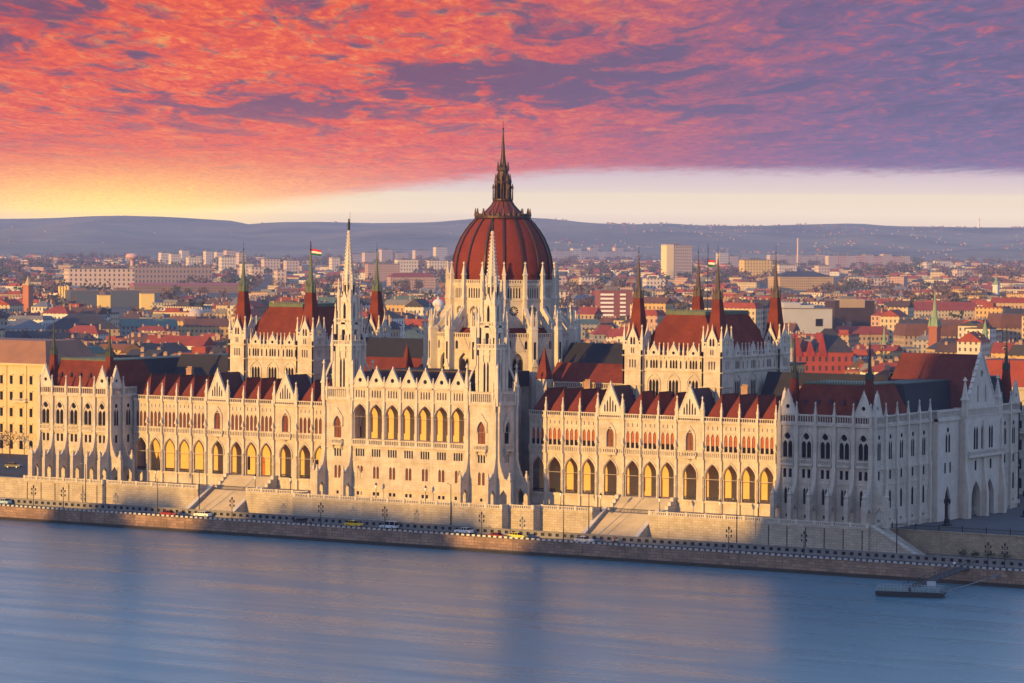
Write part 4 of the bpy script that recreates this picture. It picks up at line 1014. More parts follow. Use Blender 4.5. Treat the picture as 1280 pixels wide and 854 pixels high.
terrace()
def staircase(s):
    c = 61.0 * s; nm = 'left' if s < 0 else 'right'
    T = thing('staircase', 'broad stone river stairs below the %s arcade, %s' % (('left', 'half shaded') if s < 0 else ('right', 'silver car at its foot')), 'stairs', (c, -13, 2.9), group='river stairs')
    b = MB(); n = 34
    for k in range(n):
        y = -19.0 + 11.0 * k / n; z = 3.0 + 5.9 * (k + 1) / n
        b.box(c - 7.0, c + 7.0, y, -7.95, z - 5.9 / n - (.02 if k else .1), z)
    put('flight', b.build('flight', STEP), T)
    for q in (-1, 1):
        w = MB(); x0, x1 = sorted((c + q * 7.0, c + q * 7.95))
        w.prof(W0, x0, x1, [(7.9, 2.9), (19.6, 2.9), (19.6, 3.7), (13.8, 6.9), (7.9, 10.0)]); put('flank_wall', w.build('flank_wall', BLOCK), T)
        w = MB(); w.prof(W0, x0 - .12, x1 + .12, [(7.9, 10.003), (13.8, 6.903), (19.7, 3.703), (19.7, 4.0), (13.8, 7.2), (7.9, 10.3)]); put('coping', w.build('coping', STONE2), T)
    u = MB(); n = 18
    for k in range(n):
        y = -5.6 + 4.8 * k / n; z = 8.9 + 3.4 * (k + 1) / n; u.box(c - 7.4, c + 7.4, y, -.35, z - 3.4 / n - .02, z)
    put('upper_flight', u.build('upper_flight', STEP), T)
    for q in (-1, 1):
        w = MB(); x0, x1 = sorted((c + q * 7.4, c + q * 8.3))
        for k in range(4): w.box(x0, x1, -5.9 + 1.3 * k, -.32, 8.9 if k == 0 else 8.9 + .95 * k - .02, 9.9 + .95 * k)
        put('stepped_wall', w.build('stepped_wall', STONE2), T)
    r = MB()
    r.box(c - 7.0, c + 7.0, -7.8, -7.72, 9.85, 9.95); r.box(c - 7.0, c + 7.0, -7.8, -7.72, 9.05, 9.12)
    for k in range(36): r.box(c - 6.95 + k * .397 - .03, c - 6.95 + k * .397 + .03, -7.79, -7.73, 8.9, 9.9)
    put('railing', r.build('railing', IRON), T)
staircase(-1); staircase(1)

# low roadside wall with square openings, guard rail on the quay
def roadside():
    b = MB(); x = -262.0
    while x < 262:
        n = 6; w = 2.1 * n
        b.slab(W0, rect(x, x + w, 3.05, 4.45), [rect(x + 2.1 * k + .55, x + 2.1 * k + 1.55, 3.4, 4.15) for k in range(n)], 21.1, 21.5); x += w
    b.box(-262, 262, -21.6, -21.0, 4.45, 4.6)
    o = put('roadside_wall', b.build('roadside_wall', CONC)); tag(o, 'long low grey wall with square dark openings beside the river road', 'wall')
    p = MB(); p.box(-262, 262, -21.05, -20.95, 3.05, 4.45); put('backing', p.build('backing', IRON), o)
    T = thing('guard_rail', 'low dashed metal guard rail along the top of the quay', 'guard rail', (0, -33.9, 3.4))
    g = MB(); x = -262.0
    while x < 262: g.box(x, x + .85, -34.1, -33.75, 3.63, 4.05); x += 1.55
    tag(put('guard_block', g.build('guard_block', STEEL), T), kind='stuff')
    g = MB(); g.box(-262, 262, -33.70, -33.62, 3.7, 3.9)
    g.box(-262, 262, -33.74, -33.6, 2.9, 3.4); put('rail', g.build('rail', IRON), T)
roadside()
def right_side():
    b = MB(); b.box(128.6, 420, -3.0, -2.2, 2.0, 8.15); b.box(128.6, 420, -3.15, -2.1, 8.15, 8.4)
    tag(put('rubble_wall', b.build('rubble_wall', ROUGHW)), 'tall tan rubble wall under the plaza beside the right pavilion', 'wall')
    T = thing('ramp_wall', 'sloping stone stair wall descending from the terrace beside the rubble wall', 'wall', (133, -13, 2.9))
    b = MB(); b.slab(W0, [(128.62, 2.9), (140, 2.9), (140, 3.4), (128.62, 9.6)], [], 12.2, 14.2); b.slab(W0, [(128.62, 9.603), (140, 3.403), (140.3, 3.7), (128.62, 10.0)], [], 12.0, 14.4)
    put('flank', b.build('flank', BLOCK), T)
    b = MB(); n = 30
    for k in range(n): b.box(128.7, 140 - 11.3 * k / n, -12.15, -3.05 - 4, 2.9 + 6.4 * k / n + (.001 if k else 0), 2.9 + 6.4 * (k + 1) / n)
    put('steps', b.build('steps', STEP), T)
    F = thing('iron_fence', 'black iron fence on top of the rubble wall by the plaza', 'fence', (220, -2.6, 8.4))
    f = MB(); f.box(128.6, 420, -2.64, -2.56, 9.35, 9.43); f.box(128.6, 420, -2.63, -2.57, 8.55, 8.6)
    x = 128.8
    while x < 330: f.box(x - .025, x + .025, -2.62, -2.58, 8.4, 9.6); x += .3
    put('rails', f.build('rails', IRON), F)
    p = MB()
    for k in range(40): p.box(129 + 6 * k - .08, 129 + 6 * k + .08, -2.69, -2.51, 8.4, 9.9)
    put('posts', p.build('posts', IRON), F)
    b = MB(); b.face([(127.4, -2.1, 8.012), (420, -2.1, 8.012), (420, 150, 8.012), (127.4, 150, 8.012)]); struct('plaza', b, mat('plaza_paving', (.085, .085, .09), .9, .5, .2, (.06, .06, .065)))
    b = MB(); b.face([(-420, .9, 8.012), (-127.6, .9, 8.012), (-127.6, 73, 8.012), (-420, 73, 8.012)]); struct('northern_plaza', b, ASPH)
    b = MB(); b.box(-420, -128.62, -1.2, .8, 2.0, 7.95); b.box(-420, -128.62, -1.35, .9, 7.95, 8.2); b.slab(W0, [(-152, 2.9), (-128.62, 2.9), (-128.62, 9.6), (-134, 8.8), (-152, 5.2)], [], 13.0, 14.8)
    tag(put('bank_wall', b.build('bank_wall', BLOCK)), 'sunlit stone bank wall running on beyond the left pavilion', 'wall')
    f = MB(); f.box(-420, -128.7, -.55, -.48, 9.1, 9.17)
    x = -300
    while x < -128.7: f.box(x - .03, x + .03, -.54, -.49, 8.2, 9.15); x += .5
    tag(put('iron_fence', f.build('iron_fence', IRON)), 'black iron fence along the dark plaza at the foot of the palace', 'fence')
right_side()

# ---- lamps
def lamp_mast():
    T = thing('lamp_mast', '', 'street lamp'); b = MB(); b.tube((0, 0, 0), (0, 0, 11.8), .16, .09, 7); b.tube((0, 0, 0), (0, 0, .8), .24, .2, 7); put('pole', b.build('pole', IRON), T)
    b = MB(); b.tube((0, 0, 11.7), (0, -1.5, 12.1), .06, .05, 5); b.box(-.14, .14, -2.0, -1.3, 12.03, 12.2); put('lamp_head', b.build('lamp_head', STEEL), T); return T
def lantern_mast():
    T = thing('lantern_mast', '', 'street lamp'); b = MB(); b.tube((0, 0, 0), (0, 0, 6.6), .14, .08, 7); b.tube((0, 0, 0), (0, 0, .9), .28, .18, 8); put('pole', b.build('pole', IRON), T)
    for z in (4.6, 5.9):
        a = MB()
        for q in (-1, 1): a.tube((0, 0, z - .2), (q * .75, 0, z), .05, .04, 5); a.lathe(q * .75, 0, [(.05, z), (.22, z + .1), (.26, z + .55), (.05, z + .8)], 6)
        put('lantern', a.build('lantern', IRON), T)
    a = MB(); a.lathe(0, 0, [(.08, 6.5), (.24, 6.7), (.28, 7.2), (.04, 7.6)], 6); put('lantern', a.build('lantern', IRON), T); return T
def terrace_lamp():
    T = thing('terrace_lamp', '', 'lamp'); b = MB(); b.lathe(0, 0, [(.34, 0), (.3, .5), (.16, .7), (.09, 1.4), (.07, 3.2)], 8); put('post', b.build('post', IRON), T)
    b = MB(); b.lathe(0, 0, [(.12, 3.2), (.3, 3.4), (.34, 4.1)], 6); put('lantern_glass', b.build('lantern_glass', LAMPG), T)
    b = MB(); b.lathe(0, 0, [(.42, 4.1), (.18, 4.5), (.03, 4.8)], 6); put('lantern_cap', b.build('lantern_cap', IRON), T); return T
def plaza_lamp():
    T = thing('plaza_lamp', '', 'lamp'); b = MB(); b.lathe(0, 0, [(1.3, 0), (1.3, .3), (.75, .45), (.7, 1.5), (.35, 1.8), (.22, 2.4), (.16, 5.2)], 10); put('column', b.build('column', IRON), T)
    for k in range(3):
        a = k * 2.094; b = MB(); x, y = .6 * math.cos(a), .6 * math.sin(a); b.tube((0, 0, 4.9), (x, y, 5.2), .07); b.lathe(x, y, [(.1, 5.2), (.3, 5.4), (.34, 6.1), (.4, 6.15), (.04, 6.6)], 6); put('lantern', b.build('lantern', IRON), T)
    b = MB(); b.lathe(0, 0, [(.14, 5.2), (.36, 5.9), (.4, 6.8), (.46, 6.85), (.05, 7.5)], 8); put('lantern', b.build('lantern', IRON), T); return T
def scatter(proto, items, group):
    for i, (x, y, z, lab) in enumerate(items):
        o = proto if i == 0 else copy_tree(proto); o.location = (x, y, z); o['label'] = lab; o['group'] = group; o.scale = (.82, .82, .86) if 'mast on the quay' in lab or 'lantern mast' in lab else (1, 1, 1)
def road_at(u, v, z=3.0): P = ground_at(u, v, z); return P.x, P.y
q = []
for u, y, lab in ((107, -20.7, 'tall thin dark lamp mast before the left pavilion'), (249, -20.7, 'tall thin dark lamp mast at the left river stairs'), (197, -32, 'tall lamp mast on the quay before the left arcade'), (563.5, -20.7, 'tall thin dark lamp mast before the central block'), (704.5, -32.4, 'tall lamp mast on the quay right of the right river tower'), (736, -20.7, 'tall thin dark lamp mast at the right river stairs'), (921, -20.7, 'tall thin dark lamp mast between the right stairs and right pavilion'), (1121, -20.7, 'tall thin dark lamp mast at the foot of the sloping stair wall')):
    x = 0
    for _ in range(30): x += (u - proj((x, y, 8))[0]) / 4.3
    q.append((x, y, 3.0, lab))
scatter(lamp_mast(), q, 'tall lamp masts along the river road')
q = []
for u, lab in ((42, 'lantern mast on the quay at the far left end'), (79, 'lantern mast on the quay before the left pavilion'), (290, 'lantern mast on the quay beyond the left river stairs'), (401, 'lantern mast on the quay before the left river tower'), (481, 'lantern mast on the quay by the yellow taxi'), (602, 'lantern mast on the quay before the right river tower'), (911, 'lantern mast on the quay right of the right river stairs'), (1005, 'lantern mast on the quay before the right pavilion'), (1235, 'lantern mast by the gangway, nearer the pontoon'), (1256, 'lantern mast by the rubble wall at the far right')):
    x = 0; y = -31.5
    for _ in range(30): x += (u - proj((x, y, 6))[0]) / 4.3
    q.append((x, y, 3.0, lab))
scatter(lantern_mast(), q, 'iron lantern masts on the quay')
q = []
for u, y, lab in ((194.6, -12.5, 'small ornate lamp on the terrace before the left arcade'), (319, -12.5, 'small ornate lamp on the terrace just left of the central block'), (363, -12.5, 'small ornate lamp on the terrace at the left tower'), (470, -18.6, 'small ornate lamp on the central terrace, left of the middle'), (532, -18.6, 'small ornate lamp on the central terrace, right of the middle'), (701, -12.5, 'small ornate lamp on the terrace right of the right tower'), (751, -12.5, 'small ornate lamp at the left cheek of the right stairs'), (824.6, -12.5, 'small ornate lamp at the right cheek of the right stairs'), (900, -12.5, 'small ornate lamp on the terrace midway to the right pavilion'), (948, -12.5, 'small ornate lamp on the terrace close to the right pavilion')):
    x = 0
    for _ in range(30): x += (u - proj((x, y, 11))[0]) / 4.3
    q.append((x, y, 9.3, lab))
scatter(terrace_lamp(), q, 'ornate lamps on the river terrace')
scatter(plaza_lamp(), [(134.6, 16, 8.012, 'large black plaza lamp before the dark side doorway'), (140.5, 50, 8.012, 'large black plaza lamp farther back by the right edge of the plaza')], 'big iron lamps on the plaza')

# ---- vehicles
def car(name, label, color, x, y, z=2.9, van=False, rz=0.0, taxi=False):
    T = thing(name, label, 'van' if van else 'car', (x, y, z), rz, 'vehicles on the river road')
    pm = mat('paint_' + '_'.join('%d' % int(c * 255) for c in color), color, .25, spec=.5); Lh = 2.35
    body = [(-Lh, .35), (Lh, .35), (Lh + .02, .7), (Lh - .2, .92), (1.25, 1.0), (-1.9, 1.05), (-Lh, .95)]
    def wall(b, pts, w0, w1):
        n = len(pts)
        p = [(px_, -w0, pz) for px_, pz in pts] + [(px_, w0, pz) for px_, pz in pts]
        b.raw(p, [tuple(range(n)), tuple(reversed(range(n, 2 * n)))] + [(i, n + i, n + (i + 1) % n, (i + 1) % n) for i in range(n)])
    b = MB(); wall(b, body, .9, .9); put('body', b.build('body', pm), T)
    roof = [(1.5, 1.0), (.9, 1.9), (-2.1, 1.95), (-2.3, 1.05)] if van else [(1.2, 1.0), (.35, 1.5), (-1.1, 1.52), (-1.9, 1.04)]
    b = MB(); wall(b, roof, .74, .74); put('cabin_glass', b.build('cabin_glass', GLASS), T)
    b = MB(); z1 = roof[1][1]; b.box(roof[2][0] - .05, roof[1][0] + .05, -.7, .7, z1 - .06, z1 + .05)
    for px_ in (roof[1][0], (roof[1][0] + roof[2][0]) / 2, roof[2][0]): b.box(px_ - .05, px_ + .05, -.76, .76, 1.0, z1)
    put('car_roof', b.build('car_roof', pm), T)
    wm = MB(); wm.tube((0, -.1, 0), (0, .1, 0), .33, .33, 12); wm_ = wm.build('wheel', RUBBER)
    hm = MB(); hm.tube((0, -.11, 0), (0, .11, 0), .19, .19, 8); hm_ = hm.build('rim', STEEL)
    for wx in (-1.4, 1.4):
        for wy in (-.83, .83):
            w = put('wheel', wm_, T); w.matrix_parent_inverse = Matrix.Identity(4); w.location = (wx, wy, .33); r_ = put('rim', hm_, w); r_.matrix_parent_inverse = Matrix.Identity(4)
    hb = MB(); hb.box(-.05, .05, -.17, .17, -.08, .08); hl = hb.build('headlight', LAMPG)
    for wy in (-.62, .62): w = put('headlight', hl, T); w.matrix_parent_inverse = Matrix.Identity(4); w.location = (Lh - .03, wy, .74)
    for ch in T.children:
        if ch.name.split('.')[0] in ('body', 'cabin_glass', 'car_roof'): ch.matrix_parent_inverse = Matrix.Identity(4)
    if taxi: b = MB(); b.box(-.15, .15, -.3, .3, 1.56, 1.72); o = put('roof_sign', b.build('roof_sign', WHITE), T); o.matrix_parent_inverse = Matrix.Identity(4)
    return T
def on_road(u, v):
    P = ground_at(u, v, 3.4); return P.x, max(-31.5, min(-23.2, P.y))
for args in (('parked_car', 'white car stopped at the foot of the left river stairs', (.75, .75, .74), 262, 643), ('parked_car', 'dark grey car on the river road before the left river tower', (.06, .065, .07), 378, 653), ('van', 'pale blue-white van behind the yellow taxi', (.6, .66, .72), 492, 658), ('saloon_car', 'white saloon car below the central block near two walkers', (.8, .8, .8), 585, 664), ('saloon_car', 'yellow-green car on the road before the right river tower', (.62, .55, .08), 647, 671), ('saloon_car', 'silver car at the foot of the right river stairs', (.62, .6, .57), 730, 676), ('saloon_car', 'pale blue car at the far left end of the road', (.35, .5, .6), 5, 628), ('saloon_car', 'dull red car just left of the yellow-green car', (.25, .03, .025), 622, 671), ('saloon_car', 'dull red car on the road before the left arcade', (.25, .03, .025), 212, 643)):
    n, l, c, u, v = args; x, y = on_road(u, v); car(n, l, c, x, y, 2.9, n == 'van', 0 if y < -24 else math.pi)
x, y = on_road(442, 656); car('taxi', 'yellow taxi on the river road below the central block', (.75, .5, .03), x, y, 2.9, False, 0, True)

# ---- people
def person(label, x, y, z, shirt, trousers, hair=(.03, .02, .015), rz=0.0, pose='stand'):
    me = bpy.data.meshes.new('person'); sit = pose == 'ride'
    step = .16 if pose == 'walk' else .03
    V = [(0, 0, .95), (0, 0, 1.15), (0, 0, 1.40), (0, 0, 1.50), (0, .01, 1.62), (0, .01, 1.74),
         (-.19, 0, 1.40), (-.25, .02, 1.13), (-.24, -.10, .88), (-.23, -.14, .80), (.19, 0, 1.40), (.25, -.02, 1.13), (.24, -.08, .88), (.23, -.12, .80),
         (-.10, 0, .90), (-.10, -step, .50), (-.10, step * .6, .09), (-.10, step * .6 - .15, .04), (.10, 0, .90), (.10, step, .50), (.10, step * 1.6, .09), (.10, step * 1.6 - .15, .04)]
    if sit:
        for i, p in {15: (-.18, -.42, .86), 16: (-.2, -.35, .42), 17: (-.2, -.5, .36), 19: (.18, -.42, .86), 20: (.2, -.35, .42), 21: (.2, -.5, .36), 7: (-.27, -.25, 1.2), 8: (-.26, -.5, 1.12), 9: (-.26, -.58, 1.1), 11: (.27, -.25, 1.2), 12: (.26, -.5, 1.12), 13: (.26, -.58, 1.1)}.items(): V[i] = p
    E_ = [(0, 1), (1, 2), (2, 3), (3, 4), (4, 5), (2, 6), (6, 7), (7, 8), (8, 9), (2, 10), (10, 11), (11, 12), (12, 13), (0, 14), (14, 15), (15, 16), (16, 17), (0, 18), (18, 19), (19, 20), (20, 21)]
    me.from_pydata(V, E_, []); o = put('person', me, None, (x, y, z), rz)
    md = o.modifiers.new('skin', 'SKIN'); sv = me.skin_vertices[0].data
    rad = [.15, .135, .16, .06, .10, .085, .07, .055, .042, .045, .07, .055, .042, .045, .10, .075, .05, .045, .10, .075, .05, .045]
    for d_, r_ in zip(sv, rad): d_.radius = (r_, r_ * (.8 if r_ > .12 else 1))
    sv[0].use_root = True; o.modifiers.new('smooth', 'SUBSURF').levels = 1
    mm = bpy.data.materials.new('clothes'); mm.use_nodes = True; t = NT(mm.node_tree)
    sp = t.add('ShaderNodeSeparateXYZ'); tc = t.add('ShaderNodeTexCoord'); t.link(tc.outputs['Object'], sp.inputs[0])
    c = t.mix(t.m('GREATER_THAN', sp.outputs[2], .96), (*trousers, 1), (*shirt, 1)); c = t.mix(t.m('GREATER_THAN', sp.outputs[2], 1.50), c, (.45, .27, .18, 1)); c = t.mix(t.m('LESS_THAN', sp.outputs[2], .08), c, (.02, .02, .02, 1))
    t.link(c, t.n['Principled BSDF'].inputs['Base Color']); me.materials.append(mm)
    tag(o, label, 'person')
    hb = MB(); hb.lathe(0, .03, [(.1, 1.66), (.115, 1.72), (.10, 1.80), (.05, 1.84)], 10); hh = put('hair', hb.build('hair', mat('hair', hair, .7)), o); hh.matrix_parent_inverse = Matrix.Identity(4)
    return o
P = ground_at(261.3, 638, 3.05); person('person in dark clothes standing left of a companion at the left stairs', -61.5, -20.3, 3.05, (.03, .03, .035), (.02, .02, .03), rz=.4)
person('person in a brown jacket, right of a companion at the left stairs', -59.8, -20.4, 3.05, (.12, .06, .03), (.03, .03, .04), rz=-.5)
person('person in black walking behind the white saloon car', 21.5, -20.8, 3.05, (.02, .02, .02), (.02, .02, .025), rz=1.4, pose='walk')
person('person in a black coat on the pavement by the central terrace', 27.5, -20.75, 3.05, (.02, .02, .025), (.015, .015, .02), rz=1.4, pose='walk')
person('person in white top and blue trousers at the head of the gangway', 157.5, -30.5, 2.9, (.8, .8, .8), (.03, .07, .22), rz=0.3)
person('person in dark clothes walking beside the lantern mast near the rubble wall', 163.5, -20, 2.9, (.03, .03, .03), (.02, .02, .02), rz=1.2, pose='walk')
car('parked_car', 'dark car parked on the shaded plaza before the yellow palace', (.03, .03, .035), -204, 40, 8.012)
car('parked_car', 'dark grey car parked on the shaded plaza close to the left pavilion', (.05, .05, .06), -171, 30, 8.012, False, .3)
x, y = on_road(769, 677)
def motorcycle(x, y):
    T = thing('motorcycle', 'white motorcycle with a rider just right of the silver car', 'motorcycle', (x, y, 2.9), R(90), 'vehicles on the river road')
    for wy in (-.72, .72):
        b = MB()
        for k in range(14):
            a0, a1 = k * math.pi / 7, (k + 1) * math.pi / 7; b.tube((0, wy + .27 * math.cos(a0), .33 + .27 * math.sin(a0)), (0, wy + .27 * math.cos(a1), .33 + .27 * math.sin(a1)), .06, .06, 5)
        o = put('wheel', b.build('wheel', RUBBER), T); o.matrix_parent_inverse = Matrix.Identity(4)
    b = MB(); b.tube((0, .72, .35), (0, .1, .5), .07); b.box(-.14, .14, -.25, .3, .35, .75); b.tube((0, -.72, .35), (0, -.5, 1.0), .05); b.tube((-.33, -.45, 1.05), (.33, -.45, 1.05), .03)
    o = put('frame', b.build('frame', IRON), T); o.matrix_parent_inverse = Matrix.Identity(4)
    b = MB(); b.lathe(0, -.12, [(.06, .75), (.16, .8), (.17, .92), (.05, 1.0)], 8); b.box(-.12, .12, .0, .75, .78, .9); b.box(-.16, .16, -.7, -.5, .85, 1.15); o = put('fairing', b.build('fairing', WHITE), T); o.matrix_parent_inverse = Matrix.Identity(4)
motorcycle(x, y)
person('rider in a red jacket sitting on the white motorcycle', x - .28, y, 2.86, (.45, .04, .03), (.03, .03, .04), rz=R(90), pose='ride')

# ---- pontoon and gangway
def pontoon():
    T = thing('landing_pontoon', 'dark floating landing pontoon with a pale railing at the quay', 'pontoon', (159, -50, 0))
    P0, P1 = ground_at(1094, 743, .4), ground_at(1179, 746, .4)
    d = (P1 - P0); L = d.length; rz = math.atan2(d.y, d.x); F = Frame(P0.x, P0.y, math.cos(rz), math.sin(rz))
    b = MB(); b.box(.6, L - .6, -4.5, 0, -.4, 1.15, F); b.slab(F, [(0, .5), (.6, -.2), (L - .6, -.2), (L, .5), (L, 1.1), (0, 1.1)], [], -4.6, .1); put('hull', b.build('hull', mat('dark_hull', (.03, .032, .038), .5)), T)
    r = MB()
    for dd in (-.1, -4.3):
        r.box(.3, L - .3, dd - .04, dd + .04, 2.2, 2.3, F); r.box(.3, L - .3, dd - .03, dd + .03, 1.6, 1.65, F)
        k = .3
        while k < L - .2: r.box(k - .04, k + .04, dd - .04, dd + .04, 1.15, 2.25, F); k += .75
    put('railing', r.build('railing', mat('pale_grey_rail', (.30, .35, .37), .5)), T)
    for ka, kb in ((.4, L * .46), (L * .53, L - .9)):
      r = MB(); k = ka
      r.box(ka, kb + .5, -.09, -.04, 1.2, 1.28, F)
      while k < kb: r.box(k, k + .6, -.08, -.05, 1.25, 2.1, F); k += .75
      put('railing_panel', r.build('railing_panel', mat('pale_panel', (.20, .26, .28), .4)), T)
    s = MB(); s.box(L * .75, L * .88, -1.2, -1.0, 2.5, 3.5, F); s.tube(F.P(L * .77, -1.1, 1.1), F.P(L * .77, -1.1, 2.6), .05); s.tube(F.P(L * .86, -1.1, 1.1), F.P(L * .86, -1.1, 2.6), .05); put('sign_board', s.build('sign_board', mat('pale_sign', (.42, .44, .46), .5)), T)
    G = thing('gangway', 'dark lattice gangway sloping from the quay to the pontoon', 'gangway', (158, -40, 2))
    a = Vector(F.P(L * .46, -2.2, 1.4)); e = ground_at(1213, 708, 3.7); dv = e - a; n = Vector((dv.y, -dv.x, 0)).normalized()
    dk = MB()
    w = 1.1
    dk.raw([a - n * w, a + n * w, e + n * w, e - n * w, a - n * w + UP * .2, a + n * w + UP * .2, e + n * w + UP * .2, e - n * w + UP * .2], [(3, 2, 1, 0), (4, 5, 6, 7), (0, 1, 5, 4), (1, 2, 6, 5), (2, 3, 7, 6), (3, 0, 4, 7)]); put('deck', dk.build('deck', IRON), G)
    for sg in (-1, 1):
        t = MB(); N = 12
        t.tube(a + n * w * sg + UP * 1.3, e + n * w * sg + UP * 1.3, .07); t.tube(a + n * w * sg + UP * .15, e + n * w * sg + UP * .15, .09)
        for k in range(N):
            q0 = a + dv * (k / N) + n * w * sg; q1 = a + dv * ((k + 1) / N) + n * w * sg
            t.tube(q0 + UP * .15, q0 + UP * 1.3, .04, .04, 4); t.tube(q0 + UP * .15, q1 + UP * 1.3, .04, .04, 4)
        put('truss', t.build('truss', IRON), G)
    m_ = MB(); pa = Vector(F.P(L - .2, -3.5, 1.0)); pb = ground_at(1239, 718, 3.0); pb.y = max(pb.y, QY - .3) if pb.y > QY else QY - .15
    m_.tube(pa, (pb.x, QY - .15, 2.4), .1, .1, 7); m_.box(pb.x - .5, pb.x + .5, QY - .35, QY - .13, 1.9, 2.9); tag(put('mooring_boom', m_.build('mooring_boom', mat('dull_steel', (.16, .165, .18), .6))), 'thin grey mooring boom between pontoon and quay wall', 'boom')
pontoon()

# ---- flags over the chambers
for s in (-1, 1):
    T = thing('flagpole', 'red, white and green flag on a pole over the %s chamber hall' % ('left' if s < 0 else 'right'), 'flag', (62.2 * s, 28, 58), group='flags over the chamber halls')
    b = MB(); b.tube((62.2 * s, 28, 57.5), (62.2 * s, 28, 75.5), .12, .06, 6); put('pole', b.build('pole', IRON), T)
    f = MB(); n = 10; Lf, zt = (3.3, 73.2) if s < 0 else (2.0, 71.2)
    for k in range(3):
        f.mat(k)
        for j in range(n):
            xa, xb = Lf * j / n, Lf * (j + 1) / n; dz = lambda q: -q * q * .03; wy = lambda q: .3 * math.sin(q * 2.2)
            hh = .55; x0 = 62.2 * s + .1
            f.face([(x0 + xa, 28 + wy(xa), zt - hh * (k + 1) + dz(xa)), (x0 + xb, 28 + wy(xb), zt - hh * (k + 1) + dz(xb)), (x0 + xb, 28 + wy(xb), zt - hh * k + dz(xb)), (x0 + xa, 28 + wy(xa), zt - hh * k + dz(xa))])
    o = put('flag', f.build('flag', [mat('flag_red', (.42, .025, .03)), mat('flag_white', (.6, .6, .6)), mat('flag_green', (.02, .09, .045))]), T)
    sd = o.modifiers.new('cloth', 'SOLIDIFY'); sd.thickness = .03
# ================================================================== the city behind
ORD = ['nearest', 'second nearest', 'third nearest', 'fourth nearest', 'fifth nearest', 'sixth nearest', 'seventh nearest', 'eighth nearest', 'ninth nearest', 'tenth nearest', 'eleventh nearest', 'twelfth nearest']
WALLS = {'cream': (.50, .41, .28), 'ochre': (.48, .33, .15), 'pink': (.46, .30, .23), 'grey': (.33, .31, .30), 'pale': (.55, .50, .44), 'tan': (.38, .28, .19), 'brown': (.24, .15, .10), 'white': (.62, .60, .57)}
ROOFS = {'red': ((.27, .05, .028), (.16, .036, .022)), 'brown': ((.09, .05, .036), (.055, .034, .026)), 'rust': ((.15, .065, .04), (.09, .042, .03)), 'dark': ((.05, .045, .05), (.03, .03, .035)), 'grey': ((.17, .165, .17), (.11, .11, .12)), 'green': ((.10, .15, .12), (.07, .09, .075))}
WM_ = {k: mat('plaster_' + k, c, .9, .35, .12, tuple(x * .7 for x in c), grain=.2, windows=(2.9, 3.5), uvwin=True) for k, c in WALLS.items()}
RM_ = {k: mat('roofing_' + k, c[0], .8, .6, .25, c[1], grain=.4, streak=.2) for k, c in ROOFS.items()}
CHIM = mat('chimney_brick_city', (.34, .23, .17), .9, .6, .8); PLAINW = mat('gable_plaster', (.42, .34, .25), .9, .4, .2)
def house_walls(b, L, D, H, z0=0.0, plain=True):
    x, y = L / 2, D / 2
    for p, q in (((-x, -y), (x, -y)), ((x, -y), (x, y)), ((x, y), (-x, y)), ((-x, y), (-x, -y))):
        l = math.hypot(q[0] - p[0], q[1] - p[1]); b.face([(*p, z0), (*q, z0), (*q, z0 + H), (*p, z0 + H)], [(0, 0), (l, 0), (l, H), (0, H)])
def house_roof(b, L, D, H, kind, rh, z0=0.0):
    x, y = L / 2 + .35, D / 2 + .45; z = z0 + H
    if kind == 'gable': b.raw([(-x, -y, z - .2), (x, -y, z - .2), (x, y, z - .2), (-x, y, z - .2), (-x, 0, z + rh), (x, 0, z + rh)], [(0, 1, 5, 4), (2, 3, 4, 5), (1, 2, 5), (3, 0, 4), (3, 2, 1, 0)])
    elif kind == 'hip':
        k = min(x * .8, y); b.raw([(-x, -y, z - .2), (x, -y, z - .2), (x, y, z - .2), (-x, y, z - .2), (-x + k, 0, z + rh), (x - k, 0, z + rh)], [(0, 1, 5, 4), (2, 3, 4, 5), (1, 2, 5), (3, 0, 4), (3, 2, 1, 0)])
    elif kind == 'mansard': b.pyr(0, 0, z - .1, z + rh * .8, x, y, x - 1.8, None, y - 1.8)
    else:
        b.box(-x, x, -y, y, z - .1, z + .5); b.box(-x * .5, x * .2, -y * .4, y * .5, z + .5, z + 3.0)
CH = MB(); CH.box(-.75, .75, -.35, .35, -2, 1.2); CH.box(-.82, .82, -.42, .42, 1.2, 1.4)
for k in range(3): CH.box(-.6 + k * .48, -.38 + k * .48, -.12, .12, 1.4, 1.9)
CHM = CH.build('chimney', CHIM)
DM = MB(); DM.box(-.8, .8, -1.2, 1.2, -.8, 1.2); DM.mat(1); DM.raw([(-1, -1.35, 1.2), (1, -1.35, 1.2), (1, 1.3, 1.2), (-1, 1.3, 1.2), (0, -1.35, 2.0), (0, 1.3, 2.0)], [(0, 1, 4), (1, 2, 5, 4), (2, 3, 5), (3, 0, 4, 5)]); DM.mat(2); DM.box(-.5, .5, -1.23, -1.19, -.3, .9)
DMM = DM.build('dormer', [PLAINW, RM_['brown'], GLASS])
SIL = [(-200, 452), (0, 430), (38, 425), (62, 432), (64, 441), (165, 441), (166, 448), (288, 448), (292, 388), (330, 376), (395, 376), (420, 390), (488, 392), (490, 446), (533, 446), (536, 405), (560, 372), (562, 300), (694, 300), (698, 372), (716, 410), (718, 429), (776, 430), (782, 390), (822, 376), (975, 378), (988, 392), (990, 458), (1088, 460), (1142, 448), (1205, 446), (1240, 468), (1290, 474), (1500, 474)]
def sil(u):
    for (a, va), (c, vc) in zip(SIL, SIL[1:]):
        if a <= u <= c: return va + (vc - va) * (u - a) / (c - a)
    return 470
